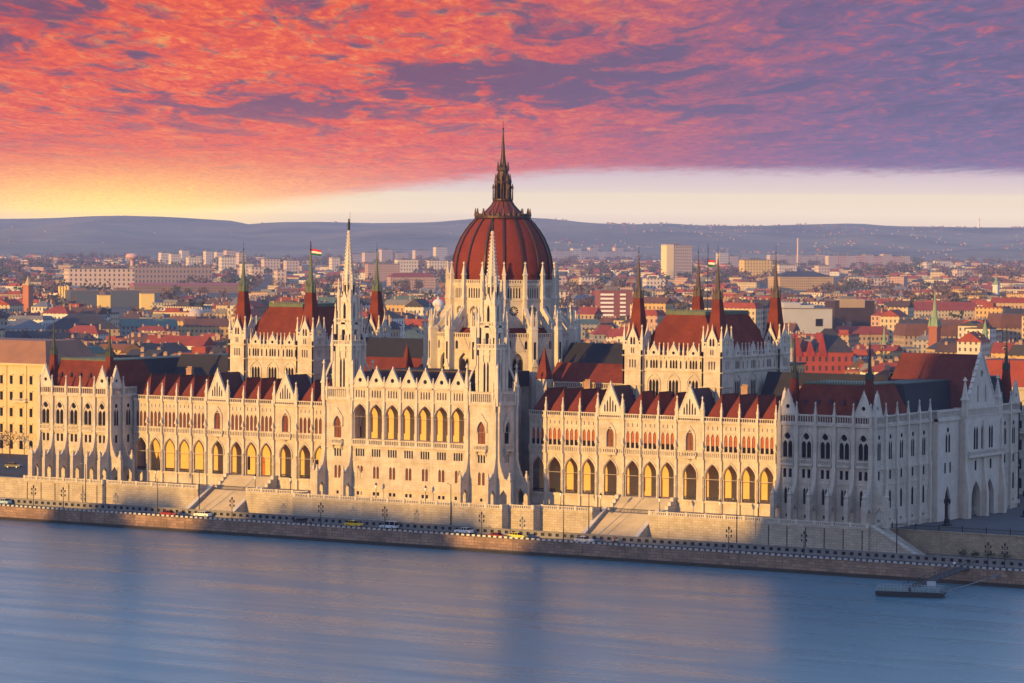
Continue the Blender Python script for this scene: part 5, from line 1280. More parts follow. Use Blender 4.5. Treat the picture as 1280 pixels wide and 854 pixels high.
def region(u):
    for lim, n in ((64, 'behind the yellow palace'), (165, 'behind the left end pavilion'), (290, 'behind the left arcade'), (490, 'behind the left chamber hall'), (560, 'just left of the dome'), (700, 'behind the dome'), (782, 'between dome and right chamber hall'), (985, 'behind the right chamber hall'), (1095, 'behind the right end pavilion'), (1210, 'behind the big side gable')):
        if u < lim: return n
    return 'beyond the far right corner'
# landmark footprints (u0,u1,v of base): nothing else is put on them
LAND = []
def lm(u0, u1, vb, depth=None, z=8.0):
    A, B = ground_at(u0, vb, z), ground_at(u1, vb, z); d = B - A; L = d.length
    rz = math.atan2(d.y, d.x); LAND.append(((A.x + B.x) / 2, (A.y + B.y) / 2, L * .6 + 12)); return A, L, rz, (A - CAM).dot(fw) / FPX
KEEP = []                                   # what the photograph shows in full: (u0, u1, lowest v in view, distance)
def clear_of(u0, u1, vtop, t): return not any(t < d - 5 and u1 > a and u0 < c and vtop < vb for a, c, vb, d in KEEP)
TH = R(7); ct, st_ = math.cos(TH), math.sin(TH); r2 = random.Random(11)
def near_landmark(x, y, m=0): return any((x - a) ** 2 + (y - c) ** 2 < (r + m) ** 2 for a, c, r in LAND)

# ---- landmarks that can be told apart in the photograph
def block(name, label, cat, u0, u1, vt, vb, depth, wall, roof, kind='flat', rh=3, group=None, z=8.0):
    A, L, rz, mpp = lm(u0, u1, vb, depth, z); H = (vb - vt) * mpp
    KEEP.append((u0, u1, vb - 2 - (vb - vt) * .22, mpp * FPX))
    T = thing(name, label, cat, (A.x, A.y, z), rz, group)
    b = MB(); house_walls(b, L, depth, H); me = b.build('wall', wall); o = put('wall', me, T); o.matrix_parent_inverse = Matrix.Identity(4); o.location = (L / 2, depth / 2, 0)
    b = MB(); house_roof(b, L, depth, H, kind, rh); o = put('roof', b.build('roof', roof), T); o.matrix_parent_inverse = Matrix.Identity(4); o.location = (L / 2, depth / 2, 0)
    return T, L, H, mpp
PANEL = mat('panel_block_wall', (.58, .44, .36), .9, .3, .02, (.45, .34, .29), windows=(6.0, 5.6), uvwin=True)
PANELW = mat('pale_panel_wall', (.66, .55, .44), .9, .2, .02, (.5, .42, .35), windows=(5.0, 5.8), uvwin=True)
PANELY = mat('yellow_panel_wall', (.70, .47, .13), .9, .2, .02, windows=(5.5, 5.0), uvwin=True)
FLAT = mat('flat_roof_felt', (.16, .14, .14), .9, .4, .05)
def at(o, x=0, y=0, z=0): o.matrix_parent_inverse = Matrix.Identity(4); o.location = (x, y, z); return o
block('concrete_office', 'large pinkish office block with rows of square windows above the left pavilion', 'office block', 86, 168, 336, 364, 30, PANEL, FLAT)
for i, (u0, u1) in enumerate(((88, 124), (139, 175))):
    block('power_station_hall', 'long dark glazed power station hall %s' % ('right of the four yellow chimneys' if i == 0 else 'between two yellow end walls'), 'hall', u0, u1, 364, 384, 40, mat('blue_glazing', (.07, .085, .11), .4), mat('hall_roof', (.15, .10, .09), .9), 'flat')
def stack(name, label, u, vt, vb, r0, r1, m_, group=None, n=10, z=8.0):
    A = ground_at(u, vb, z); mpp = (A - CAM).dot(fw) / FPX; H = (vb - vt) * mpp; T = MB(); T.lathe(A.x, A.y, [(r0, z), (r1, z + H * .96), (r1 * 1.15, z + H * .965), (r1 * 1.15, z + H)], n)
    tag(put(name, T.build(name, m_)), label, 'chimney', group); LAND.append((A.x, A.y, 12)); KEEP.append((u - 3, u + 3, vb - 4, mpp * FPX)); return A, H
for k, nm in enumerate(('leftmost', 'second from left', 'third from left', 'rightmost')): stack('chimney_stack', 'short yellow power station chimney, %s of the row of four' % nm, 74.5 + 3.6 * k, 358, 382, 1.35, 1.25, mat('yellow_render', (.72, .52, .16), .8), 'yellow chimneys of the power station')
T, L, H, mpp = block('yellow_end_wall', 'bright yellow windowless block at the right end of the power station', 'building', 176, 193, 367, 387, 10, mat('yellow_render', (.72, .52, .16), .8), FLAT)
block('yellow_end_wall', 'small yellow stepped block between the two dark glazed halls', 'building', 123, 138, 369, 386, 10, mat('yellow_render', (.72, .52, .16), .8), FLAT)
block('long_grey_building', 'very long grey-brown building with many bays above the left arcade', 'building', 168, 265, 333, 355, 28, mat('grey_brown_panel', (.30, .22, .19), .9, .3, .03, (.2, .15, .13), windows=(5.5, 7.0), uvwin=True), FLAT)
block('long_station_roof', 'long low hall with a thin red roof behind the left arcade', 'hall', 168, 300, 357, 366, 30, WM_['brown'], mat('thin_red_roof', (.34, .09, .07), .8), 'gable', 3)
A = ground_at(165, 350, 8); mpp = (A - CAM).dot(fw) / FPX
w = MB(); w.lathe(A.x, A.y, [(3.4, 8), (2.7, 8 + 14 * mpp), (2.7, 8 + 24 * mpp)], 10)
T = thing('water_tower', 'pink mushroom-shaped water tower above the long grey building', 'water tower', (A.x, A.y, 8)); put('shaft', w.build('shaft', mat('water_tower_concrete', (.55, .33, .29), .9)), T)
w = MB(); w.lathe(A.x, A.y, [(2.7, 8 + 24 * mpp), (9.8, 8 + 28 * mpp), (10.4, 8 + 30 * mpp), (8.2, 8 + 32.5 * mpp), (.5, 8 + 33.5 * mpp)], 16); put('tank', w.build('tank', mat('water_tower_concrete', (.55, .33, .29), .9)), T)
T, L, H, mpp = block('office_tower', 'tall slab tower with a yellow-lit end above the right chamber hall', 'tower block', 833, 865, 307, 350, 20, mat('tower_grid', (.42, .33, .29), .9, .2, .02, windows=(4.2, 5.2), uvwin=True), FLAT)
b = MB(); b.box(-.3, L * .28, -.6, 20, 0, H + 1.5); at(put('end_wall', b.build('end_wall', mat('pale_yellow_wall', (.72, .56, .30), .9)), T))  # sunlight on the tower's end is put into this yellow colour
block('yellow_housing_block', 'broad bright yellow housing block right of the tall slab tower', 'housing block', 930, 965, 325, 350, 18, PANELY, FLAT)
stack('tall_chimney', 'single tall slim chimney rising over the pink housing slabs', 997, 298, 334, 2.6, 1.9, mat('chimney_concrete', (.6, .42, .36), .9))
T, L, H, mpp = block('striped_hotel', 'brown hotel block with white window bands behind dome and right hall', 'hotel', 750, 790, 363, 405, 18, mat('hotel_brick', (.22, .075, .06), .9, .3, .1), FLAT)
for k in range(7):
    b = MB(); b.box(.3, L * .42, -.4, .1, 3 + k * 3.3, 4.6 + k * 3.3); at(put('white_band', b.build('white_band', WHITE), T))
    b = MB(); b.box(L * .62, L * .8, -.4, .1, 3 + k * 3.3, 4.6 + k * 3.3); at(put('white_band', b.build('white_band', WHITE), T))
T, L, H, mpp = block('colonnaded_hall', 'long cream hall with a slate hipped roof right of the chamber spires', 'hall', 975, 1042, 346, 363, 40, WM_['ochre'], RM_['dark'], 'hip', 7)
T, L, H, mpp = block('dark_bank_block', 'big dark brown glass block with a lighter top floor behind the right pavilion', 'office block', 1043, 1093, 376, 418, 25, mat('dark_brown_glass', (.045, .028, .024), .4, .4, .1), FLAT)
b = MB(); b.box(L * .12, L * .75, -.5, 12, H - 5, H + 1.2); at(put('lit_band', b.build('lit_band', WM_['tan']), T))  # tan box at the top floor, lighter than the glass below
T, L, H, mpp = block('windowless_block', 'pale blue-grey windowless block right of the right chamber hall', 'building', 979, 1040, 386, 428, 25, mat('blue_grey_cladding', (.40, .41, .44), .7, .15, .1), FLAT)
b = MB(); b.box(0, L * .35, -.3, 18, H, H + 4.0); b.box(L * .35, L * .62, -.2, 15, H, H + 2.4); at(put('upper_box', b.build('upper_box', mat('blue_grey_cladding', (.40, .41, .44), .7)), T))
b = MB(); b.box(L * .66, L * .8, -.35, -.02, H * .48, H * .7); at(put('dark_window', b.build('dark_window', GLASS), T))
# red-roofed ministry with steep gables
KEEP.append((986, 1070, 463, 1600)); A, L, rz, mpp = lm(988, 1066, 478); H = 38 * mpp
T = thing('red_roofed_ministry', 'steep red-roofed brick and stone building with gables behind the right pavilion', 'building', (A.x, A.y, 8), rz)
RB = mat('red_brick', (.30, .055, .035), .9, .3, .3, windows=(3.2, 4.4), uvwin=True)
b = MB(); house_walls(b, L, 24, H); at(put('wall', b.build('wall', RB), T), L / 2, 12)
REDR = mat('bright_red_tile', (.27, .034, .024), .8, .6, .25, (.15, .024, .02)); 
b = MB(); house_roof(b, L * .62, 24, H, 'hip', 11); at(put('roof', b.build('roof', RM_['dark']), T), L * .69, 12)
for k, (x0, w0, h0) in enumerate(((.02, .17, 8), (.24, .16, 5), (.44, .14, 9))):
    b = MB(); x = L * x0; w = L * w0; b.raw([(x, -.6, H - 2), (x + w, -.6, H - 2), (x + w, 14, H - 2), (x, 14, H - 2), (x + w / 2, -.2, H + h0), (x + w / 2, 14, H + h0)], [(0, 1, 4), (1, 2, 5, 4), (2, 3, 5), (3, 0, 4, 5), (3, 2, 1, 0)]); at(put('gable', b.build('gable', REDR), T))
b = MB(); b.lathe(L * .02, 2, [(2.4, 0), (2.4, H + 2)], 8); at(put('corner_turret', b.build('corner_turret', WM_['grey']), T)); b = MB(); b.lathe(L * .02, 2, [(2.8, H + 2), (.1, H + 9)], 8); at(put('turret_roof', b.build('turret_roof', COPPER), T))
# churches and domes
def steeple(label, u, vt, vb, w, m_tower, m_spire, frac=.45, onion=False):
    A = ground_at(u, vb, 8); mpp = (A - CAM).dot(fw) / FPX; H = (vb - vt) * mpp; LAND.append((A.x, A.y, w + 6)); KEEP.append((u - 8, u + 8, vb - 12, mpp * FPX))
    T = thing('church_steeple', label, 'church tower', (A.x, A.y, 8)); b = MB(); b.box(A.x - w / 2, A.x + w / 2, A.y - w / 2, A.y + w / 2, 8, 8 + H * (1 - frac))
    b.box(A.x - w * .6, A.x + w * .6, A.y - w * .6, A.y + w * .6, 8 + H * (1 - frac) - 1, 8 + H * (1 - frac)); put('tower', b.build('tower', m_tower), T)
    b = MB(); z0 = 8 + H * (1 - frac)
    if onion: b.lathe(A.x, A.y, [(w * .55, z0), (w * .62, z0 + H * frac * .16), (w * .3, z0 + H * frac * .36), (w * .22, z0 + H * frac * .5), (w * .26, z0 + H * frac * .56), (.1, 8 + H)], 8)
    else:
        b.lathe(A.x, A.y, [(w * .62, z0), (w * .3, z0 + H * frac * .3), (.12, 8 + H)], 8)
        for q in range(4): b.pyr(A.x + (1 if q % 2 else -1) * w * .42, A.y + (1 if q > 1 else -1) * w * .42, z0, z0 + H * frac * .25, .8, .8, .05)
    put('spire', b.build('spire', m_spire), T)
GC = mat('verdigris', (.20, .28, .17), .7, .4, .3, (.12, .17, .11))
steeple('tall slim church steeple with pale green spire behind the big side gable', 1168, 362, 450, 5.2, mat('steeple_brick', (.28, .10, .06), .9), GC, .52)
steeple('small church tower with green onion spire beyond the far right corner', 1231, 400, 458, 7, WM_['ochre'], GC, .62, True)
steeple('little green spire among roofs right of the red-roofed ministry', 1105, 406, 452, 3.4, WM_['grey'], GC, .6)
steeple('white distant church tower with green cap in the dark trees at right', 1245, 340, 376, 6, WM_['white'], GC, .45)
steeple('orange brick tower among crowded roofs at the far left', 35, 345, 402, 6, mat('orange_brick', (.40, .15, .07), .9, .3, .3), WM_['ochre'], .2)
def cupola(label, u, vt, vb, r, m_, lantern=True):
    A = ground_at(u, vb, 8); mpp = (A - CAM).dot(fw) / FPX; H = (vb - vt) * mpp; LAND.append((A.x, A.y, r + 6)); KEEP.append((u - 10, u + 10, vb - 8, mpp * FPX)); zb = 8 + H - r * (1.35 if lantern else 1.0)
    T = thing('domed_building', label, 'domed building', (A.x, A.y, 8)); b = MB(); b.box(A.x - r * 1.3, A.x + r * 1.3, A.y - r * 1.3, A.y + r * 1.3, 8, zb - 2); b.lathe(A.x, A.y, [(r, zb - 2), (r, zb)], 16); put('drum', b.build('drum', WM_['pale']), T)
    b = MB(); b.lathe(A.x, A.y, [(r * math.cos(k * math.pi / 14), zb + r * math.sin(k * math.pi / 14)) for k in range(7)] + [(.3, zb + r)], 20)
    if lantern: b.lathe(A.x, A.y, [(r * .16, zb + r * .95), (r * .16, zb + r * 1.2), (.1, zb + r * 1.5)], 8)
    put('dome', b.build('dome', m_), T)
cupola('rounded grey-pink dome on a building behind the left arcade', 245, 385, 415, 5.6, mat('pale_lead', (.40, .35, .34), .6), False)
cupola('little white dome with a lantern just left of the main dome', 547.5, 371, 398, 5.0, mat('white_dome', (.62, .58, .55), .7))
# big plain roofs in the middle distance
for u0, u1, vt, vb, dep, wl, rf, kd, rh, lab in ((58, 150, 411, 432, 30, 'tan', 'dark', 'hip', 9, 'very wide building under a huge dark hipped roof behind the left pavilion'), (152, 222, 408, 420, 22, 'grey', 'green', 'gable', 5, 'long building with green copper roof behind the left arcade'), (2, 60, 411, 432, 26, 'white', 'grey', 'hip', 6, 'white market hall with pale tent-like roof behind the yellow palace'), (232, 286, 408, 424, 16, 'ochre', 'rust', 'gable', 5, 'yellow-walled house with wide rust gable roof left of the left chamber hall'), (500, 533, 424, 446, 20, 'tan', 'green', 'hip', 5, 'tan building with pale green roof just left of the dome'), (705, 750, 405, 428, 18, 'grey', 'green', 'gable', 3, 'low building with turquoise roof just right of the dome'), (742, 775, 418, 432, 14, 'grey', 'red', 'hip', 6, 'grey building with bright red hipped roof between dome and right hall'), (1050, 1110, 418, 434, 16, 'tan', 'red', 'gable', 5, 'long house with bright red roof right of the blue-grey block'), (1140, 1222, 388, 402, 16, 'cream', 'red', 'gable', 7, 'long cream building with deep red roof behind the big side gable'), (1130, 1200, 420, 440, 24, 'tan', 'rust', 'mansard', 9, 'large building with dull rust mansard behind the green steeple'), (1250, 1285, 410, 434, 30, 'tan', 'rust', 'mansard', 11, 'large building with domed rust roof at the right edge'), (460, 500, 330, 352, 14, 'pink', 'grey', 'flat', 3, 'pale pink slab block left of the left river tower spire'), (488, 545, 346, 362, 16, 'pink', 'red', 'hip', 5, 'long pink school with red hipped roof left of the dome'), (1072, 1150, 436, 452, 20, 'grey', 'grey', 'flat', 3, 'flat-roofed pale building right of the red-roofed ministry'), (1170, 1210, 437, 455, 20, 'ochre', 'dark', 'hip', 6, 'ochre building with blue-grey hipped roof beside the green steeple')):
    block('big_house', lab, 'building', u0, u1, vt, vb, dep, WM_[wl], RM_[rf], kd, rh)
# the palace at the left edge and the block behind the far right corner: near enough for real windows
def palace(name, label, x0, x1, y, z0, H, wallm, roofm, depth=26, cols=None, rows_=5, roofh=7):
    T = thing(name, label, 'building', ((x0 + x1) / 2, y, z0)); b = MB(); F = Frame(x0, y); L = x1 - x0; cols = cols or int(L / 4.2); cw = L / cols; rh = H / (rows_ + .6)
    op = []
    for r in range(rows_):
        for c in range(cols):
            uc = cw * (c + .5); zb = z0 + 1.6 + rh * r
            op.append((uc, zb, arch(uc, 1.5, zb, zb + rh * .42, zb + rh * .55, False, 3) if r == 0 else rect(uc - .62, uc + .62, zb, zb + rh * .52), r, c))
    for c in range(cols): b.slab(F, rect(cw * c, cw * (c + 1), z0, z0 + H), [o[2] for o in op if o[4] == c], -.6, 0)
    b.box(-.1, L + .1, -.5, .7, z0 + H - .7, z0 + H, F); b.box(0, L, .003, .3, z0 + rh + .6, z0 + rh + 1.0, F); b.box(0, L, .003, .25, z0 + rh * 4 + .6, z0 + rh * 4 + .9, F)
    b.box(x0, x1, y + .6, y + depth, z0, z0 + H - .1)
    for c in range(0, cols + 1, 2): b.box(min(max(cw * c - .35, 0), L - .7), min(max(cw * c + .35, .7), L), .003, .28, z0 + rh + 1.0, z0 + H - .7, F)
    for uc, zb, hole, r, c in op:
        if r: b.box(uc - .95, uc + .95, .003, .35, zb + rh * .56, zb + rh * .62, F); b.box(uc - .85, uc + .85, .003, .22, zb - .25, zb - .05, F)
    put('wall', b.build('wall', wallm), T)
    ms = {}
    for uc, zb, hole, r, c in op:
        if r not in ms: ms[r] = window_mesh([[(u - uc, z) for u, z in hole]], -.35)
        p = F.P(uc, 0, 0); put('window', ms[r], T, (p[0], p[1], 0))
    for c in range(1, cols, 3):
        q = MB(); q.box(cw * (c + .5) - 2.6, cw * (c + .5) + 2.6, .003, 1.2, z0 + rh * 3 + 1.0, z0 + rh * 3 + 1.3, F); q.arcade_rail(F, cw * (c + .5) - 2.6, cw * (c + .5) + 2.6, 1.1, z0 + rh * 3 + 1.3, z0 + rh * 3 + 2.3, .4, .12, .1); put('balcony', q.build('balcony', STONE2), T)
    q = MB(); q.pyr((x0 + x1) / 2, y + depth / 2, z0 + H, z0 + H + roofh, L / 2 + .5, depth / 2 + .5, L / 2 - 4, None, depth / 2 - 4.5); put('roof', q.build('roof', roofm), T)
    LAND.append(((x0 + x1) / 2, y + depth / 2, max(L, depth) * .62))
palace('riverside_palace', 'tall yellow stone palace with balconies at the left edge, behind the pavilion', -262, -197.5, 76, 8, 28.5, mat('yellow_stone', (.56, .44, .26), .9, .4, .2, (.42, .32, .19), streak=.3), mat('orange_brown_roof', (.26, .13, .085), .8, .4, .2), 26, 16, 5, 7)
palace('corner_building', 'grey-tan building peeping out behind the far right corner', 92, 150, 116, 8, 29, mat('grey_tan_stone', (.40, .36, .31), .9, .4, .2), RM_['red'], 22, 14, 5, 7)

# ---- far housing slabs, each a block of its own
far_list = []
fr = random.Random(5)
for u, w, vt, vb in [(207, 11, 316, 334), (220, 12, 318, 336), (232, 9, 313, 330), (246, 12, 320, 334), (262, 9, 314, 332), (276, 10, 315, 333), (289, 12, 313, 334), (303, 9, 316, 336), (244, 16, 322, 343), (286, 18, 321, 345), (310, 14, 330, 350), (322, 16, 334, 352), (340, 20, 324, 343), (352, 12, 338, 356), (366, 16, 326, 342), (420, 10, 322, 340), (446, 16, 318, 330), (465, 18, 316, 332), (484, 14, 312, 330), (510, 26, 325, 348), (548, 24, 326, 348), (528, 18, 313, 328), (552, 14, 309, 330), (503, 16, 316, 330)]: far_list.append((u, w, vt, vb, PANEL if fr.random() < .55 else PANELW))
for k in range(11): far_list.append((690 + k * 10.5, 10.2, 313.5 - (4 if k in (3, 5, 8) else 0) + fr.random(), 327, PANEL if k % 3 else PANELW))
for k in range(7): far_list.append((967 + k * 10, 9.4, 318 + fr.random() * 1.5, 333, PANEL))
for k in range(9): far_list.append((1041 + k * 11.4, 11, 319.5 + fr.random() * 1.5 - (1.5 if k in (4, 6) else 0), 336, mat('rose_panel_wall', (.60, .36, .30), .9, .2, .02, windows=(6, 6), uvwin=True) if k % 2 else PANEL))
for a in ((808, 18, 308, 324), (821, 8, 313, 325), (1180, 18, 326, 338), (1165, 14, 328, 337), (905, 12, 316, 334), (918, 10, 320, 334), (985, 22, 331, 346), (1030, 14, 332, 346), (1070, 20, 346, 358), (1100, 24, 348, 357), (1205, 18, 337, 348), (1020, 20, 346, 353), (700, 14, 345, 356), (736, 18, 347, 356), (820, 24, 348, 362), (705, 12, 365, 386)): far_list.append((*a, PANELW if fr.random() < .6 else PANEL))
for i, (u, w, vt, vb, wm) in enumerate(sorted(far_list, key=lambda a: a[0])):
    T, L, H, mpp = block('housing_block', 'x', 'housing block', u - w / 2, u + w / 2, vt, vb, 14, wm, FLAT, 'flat', 2, 'distant housing blocks at the foot of the hills')
    T['label'] = 'x'; T['u'] = u

# ---- ordinary houses: perimeter blocks on a grid; the nearest seen ones are things, the rest one mass
cand = []
BX, BY, ST = 88.0, 66.0, 13.0
for gi in range(-46, 18):
    for gj in range(-3, 40):
        bx, by = gi * (BX + ST), 120 + gj * (BY + ST)
        wx0, wy0 = bx * ct - by * st_, bx * st_ + by * ct
        u, v, zz = proj((wx0, wy0, 25)) if (Vector((wx0, wy0, 25)) - CAM).dot(fw) > 200 else (9999, 0, 1)
        if not -750 < u < 1900 or zz > 2250: continue
        def add(px_, py_, L, D, rot):
            x, y = px_ * ct - py_ * st_, px_ * st_ + py_ * ct
            if y < 108 and x > -190 or y < 60 or (-205 < x < 205 and y < 128): return
            if near_landmark(x, y, 4): return
            cand.append([(Vector((x, y, 0)) - CAM).dot(fw), x, y, rot + TH, L, D, r2.choice((13, 15, 16, 18, 19, 21, 23, 26))])
        for side in (-1, 1):
            x = bx
            while x < bx + BX - 10:
                L = min(r2.uniform(13, 27), bx + BX - x)
                if L < 9: break
                add(x + L / 2, by + (6.5 if side < 0 else BY - 6.5), L - .05, 13, 0 if side < 0 else math.pi); x += L
        y = by + 13.1
        while y < by + BY - 22:
            L = min(r2.uniform(14, 22), by + BY - 13.1 - y); 
            if L < 8: break
            add(bx + 6.5, y + L / 2, L - .05, 13, -math.pi / 2); add(bx + BX - 6.5, y + L / 2, L - .05, 13, math.pi / 2); y += L
        if r2.random() < .8: add(bx + BX / 2, by + BY / 2, 30, 11, 0)
cand.sort()
seen = []; mass = []
for c in cand:
    t, x, y, rot, L, D, H = c
    c.append(r2.choices(list(WALLS), [4, 3, 3, 2, 4, 3, 1, 2])[0]); c.append(r2.choices(list(ROOFS), [7, 5, 4, 5, 3, .6])[0]); c.append(r2.choices(['gable', 'hip', 'mansard', 'flat'], [5, 2.5, 2, 2.6])[0]); c.append(r2.uniform(2.6, 5.2))
    for _ in range(7):
        e_ = [proj((x + math.cos(rot) * dx, y + math.sin(rot) * dx, 8 + c[6] + c[10]))[:2] for dx in (-L / 2, L / 2)]
        if clear_of(min(q[0] for q in e_), max(q[0] for q in e_), min(q[1] for q in e_), t): break
        c[6] -= 2.4
        if c[6] < 7: break
    if c[6] < 7: continue
    H = c[6]
    us_ = [proj((x + dx, y + dy, 8 + H + c[10]))[:2] for dx in (-L / 2, L / 2) for dy in (-3, 3)]
    if max(q[0] for q in us_) < -3 or min(q[0] for q in us_) > 1283: mass.append(c); continue
    if all(v > sil(u) + 1 for u, v in us_): continue
    (seen if len(seen) < 240 else mass).append(c)
groups = {}
cache = {}
def qd(x, s_): return round(x / s_) * s_
for c in seen:
    t, x, y, rot, L, D, H, wk, rk, kd, rh = c
    L, H, rh = qd(L, 2.0) - .05, qd(H, 1.5), qd(rh, 1.0)
    T = thing('town_house', '', 'house', (x, y, 8), rot, 'town houses in the streets behind the parliament')
    k1 = (L, D, H, wk)
    if k1 not in cache: b = MB(); house_walls(b, L, D, H); cache[k1] = b.build('wall', WM_[wk])
    k2 = (L, D, H, rk, kd, rh)
    if k2 not in cache: b = MB(); house_roof(b, L, D, H, kd, rh); cache[k2] = b.build('roof', RM_[rk])
    at(put('wall', cache[k1], T)); ro = at(put('roof', cache[k2], T))
    if kd != 'flat':
        for q in (-.3, .12, .38)[:2 if L < 18 else 3]: at(put('chimney', CHM, ro), L * q + r2.uniform(-1, 1), r2.choice((-1.5, 1.5)), H + rh * (.75 if kd != 'mansard' else .85))
        if kd in ('gable', 'hip') and r2.random() < .5:
            for q in (-.18, .18): at(put('dormer', DMM, ro), L * q, -D * .27, H + rh * .32)
    u = proj((x, y, 8 + H))[0]
    nm = '%s %s with %s %s roof' % (wk, 'house', rk, {'gable': 'gabled', 'hip': 'hipped', 'mansard': 'mansard', 'flat': 'flat'}[kd])
    groups.setdefault(nm + ' ' + region(u), []).append((t, T))
for lab, ls in groups.items():
    ls.sort(key=lambda a: a[0])
    for i, (t, T) in enumerate(ls):
        T['label'] = lab if len(ls) == 1 else lab + ', ' + (ORD[i] + ' of %d' % len(ls) if i < len(ls) - 1 or i == 0 else 'farthest of %d' % len(ls))
ms = MB(); wkeys, rkeys = list(WALLS), list(ROOFS); mats_ = [WM_[k] for k in wkeys] + [RM_[k] for k in rkeys] + [CHIM]
def mass_house(x, y, rot, L, D, H, wk, rk, kd, rh, chim=True, z=8.0):
    q = MB(); q.mat(wkeys.index(wk)); house_walls(q, L, D, H); q.mat(len(wkeys) + rkeys.index(rk)); house_roof(q, L, D, H, kd, rh)
    if chim and kd != 'flat':
        q.mat(len(mats_) - 1)
        for a in (-.3, .15, .4): q.box(L * a - .55, L * a + .55, -.4, .4, H + rh * .4, H + rh + 1.0)
    c, s_ = math.cos(rot), math.sin(rot); i = len(ms.v); nf = len(ms.f)
    ms.v += [(x + a * c - b_ * s_, y + a * s_ + b_ * c, z + zz) for a, b_, zz in q.v]
    ms.f += [[i + k for k in f] for f in q.f]; ms.mi += q.mi
    for k, uv in q.uv.items(): ms.uv[nf + k] = uv
for t, x, y, rot, L, D, H, wk, rk, kd, rh in mass: mass_house(x, y, rot, L, D, H, wk, rk, kd, rh)
r3 = random.Random(21)
t = 2260.0
while t < 9000:
    n = int(t * .56 / (34 + t * .004))
    for k in range(n):
        if r3.random() < (.70 if t < 4200 else .62):
            u = 640 + FPX * .28 * (2 * (k + r3.random()) / n - 1); P = polar(u, t + r3.uniform(-16, 16))
            if near_landmark(P.x, P.y, 6): continue
            q_ = proj((P.x, P.y, 24)); 
            if not clear_of(u - 18, u + 18, q_[1], t): continue
            big = r3.random() < .26
            mass_house(P.x, P.y, r3.uniform(-.3, .5), r3.uniform(12, 26) * (1.8 if big else 1), r3.uniform(10, 15), r3.uniform(5, 9) * (1.5 if big else 1), r3.choices(wkeys, [4, 2, 4, 2, 4, 3, 1, 3])[0], r3.choices(rkeys, [7, 5, 5, 4, 3, .3])[0], 'flat' if big else r3.choice(('gable', 'hip')), r3.uniform(2.5, 5), t < 4500)
    t += 34 + (t - 2260) * .005
for k in range(1900):
    u = r3.uniform(-40, 1320); tt = r3.uniform(9600, 14300)
    if (u < 690 and r3.random() < .9) or math.sin(u * .05) + math.sin(tt * .006 + u * .02) + r3.uniform(-.6, .6) < .1: continue
    P = polar(u, tt); mass_house(P.x, P.y, r3.uniform(-.4, .6), r3.uniform(4, 8.5), 6, r3.uniform(2.5, 4.5), r3.choice(('pale', 'tan', 'cream', 'pink')), r3.choice(('red', 'rust', 'grey')), 'gable', 4, False, hill_z(u, tt) - 1.5)
tag(put('city_mass', ms.build('city_mass', mats_)), kind='stuff')
A = polar(1222, 13500); zz = hill_z(1222, 13500); w = MB(); w.lathe(A.x, A.y, [(5, zz - 2), (3.6, zz + 32), (6, zz + 33), (6, zz + 38), (1.2, zz + 39), (.6, zz + 50)], 10); tag(put('lookout_tower', w.build('lookout_tower', WHITE)), 'tiny white tower on the far hills at the right', 'tower')

# ---- trees
TRUNK = mat('bark', (.07, .05, .04), .95)
LEAF = [mat('russet_twigs', (.13, .075, .05), .95, .6, .8, (.075, .045, .03)), mat('dark_green_leaves', (.045, .058, .025), .95, .6, .8, (.022, .03, .013)), mat('brown_twigs', (.11, .08, .06), .95, .6, .8, (.05, .037, .03))]
def crown_pts(rng, n, r, hgt, z0, size):
    """leaf-sized tufts gathered into clumps, with gaps between"""
    cl = []
    for _ in range(14):
        a, e, q = rng.uniform(0, 6.283), rng.uniform(-.5, 1), rng.uniform(.45, 1)
        cl.append((r * q * math.cos(a) * math.sqrt(max(0, 1 - e * e * .8)), r * q * math.sin(a) * math.sqrt(max(0, 1 - e * e * .8)), z0 + hgt * (.5 + .48 * e * q)))
    fs = []
    for _ in range(n):
        cx, cy, cz = rng.choice(cl); s = r * .30
        p = Vector((rng.gauss(cx, s), rng.gauss(cy, s), rng.gauss(cz, s)))
        d = Vector((rng.gauss(0, 1), rng.gauss(0, 1), rng.gauss(0, .7))).normalized(); o = d.orthogonal().normalized(); k = size * rng.uniform(.6, 1.3)
        q = d.cross(o); fs.append((p + o * k, p + q * k, p - o * k * .9, p - q * k * .8))
    return fs
def tree_meshes(seed, r, hgt, bare):
    rng = random.Random(seed); t = MB(); z1 = hgt * .34
    t.tube((0, 0, 0), (.1, 0, z1), hgt * .028, hgt * .02, 7); t.tube((.1, 0, z1), (0, .1, hgt * .8), hgt * .02, hgt * .006, 6)
    for k in range(9):
        a = k * 2.4; z = z1 + (hgt * .5) * k / 9; L = r * (.95 - .05 * k); e = (L * math.cos(a), L * math.sin(a), z + L * .8); t.tube((.05, .05, z), e, hgt * .012, hgt * .004, 5)
        if bare:
            for j in range(5):
                f = .35 + .14 * j; b0 = Vector((.05, .05, z)).lerp(Vector(e), f); t.tube(b0, b0 + Vector((rng.gauss(0, r * .25), rng.gauss(0, r * .25), r * .35)), hgt * .004, hgt * .0015, 4)
    c = MB()
    for f in crown_pts(rng, 260 if not bare else 170, r, hgt * .72, hgt * .28, r * (.13 if not bare else .07)): c.face(f)
    return t, c
TV = []
for k, (r, hh, bare, li) in enumerate(((4.2, 11, True, 0), (4.6, 12, False, 1), (5.0, 13, False, 0), (4.4, 12, True, 2), (5.4, 14, False, 1))):
    t_, c_ = tree_meshes(40 + k, r, hh, bare); TV.append((t_.build('trunk', TRUNK), c_.build('crown', LEAF[li])))
TN = ('bare russet', 'dark green', 'dense russet', 'bare brown', 'tall dark green')
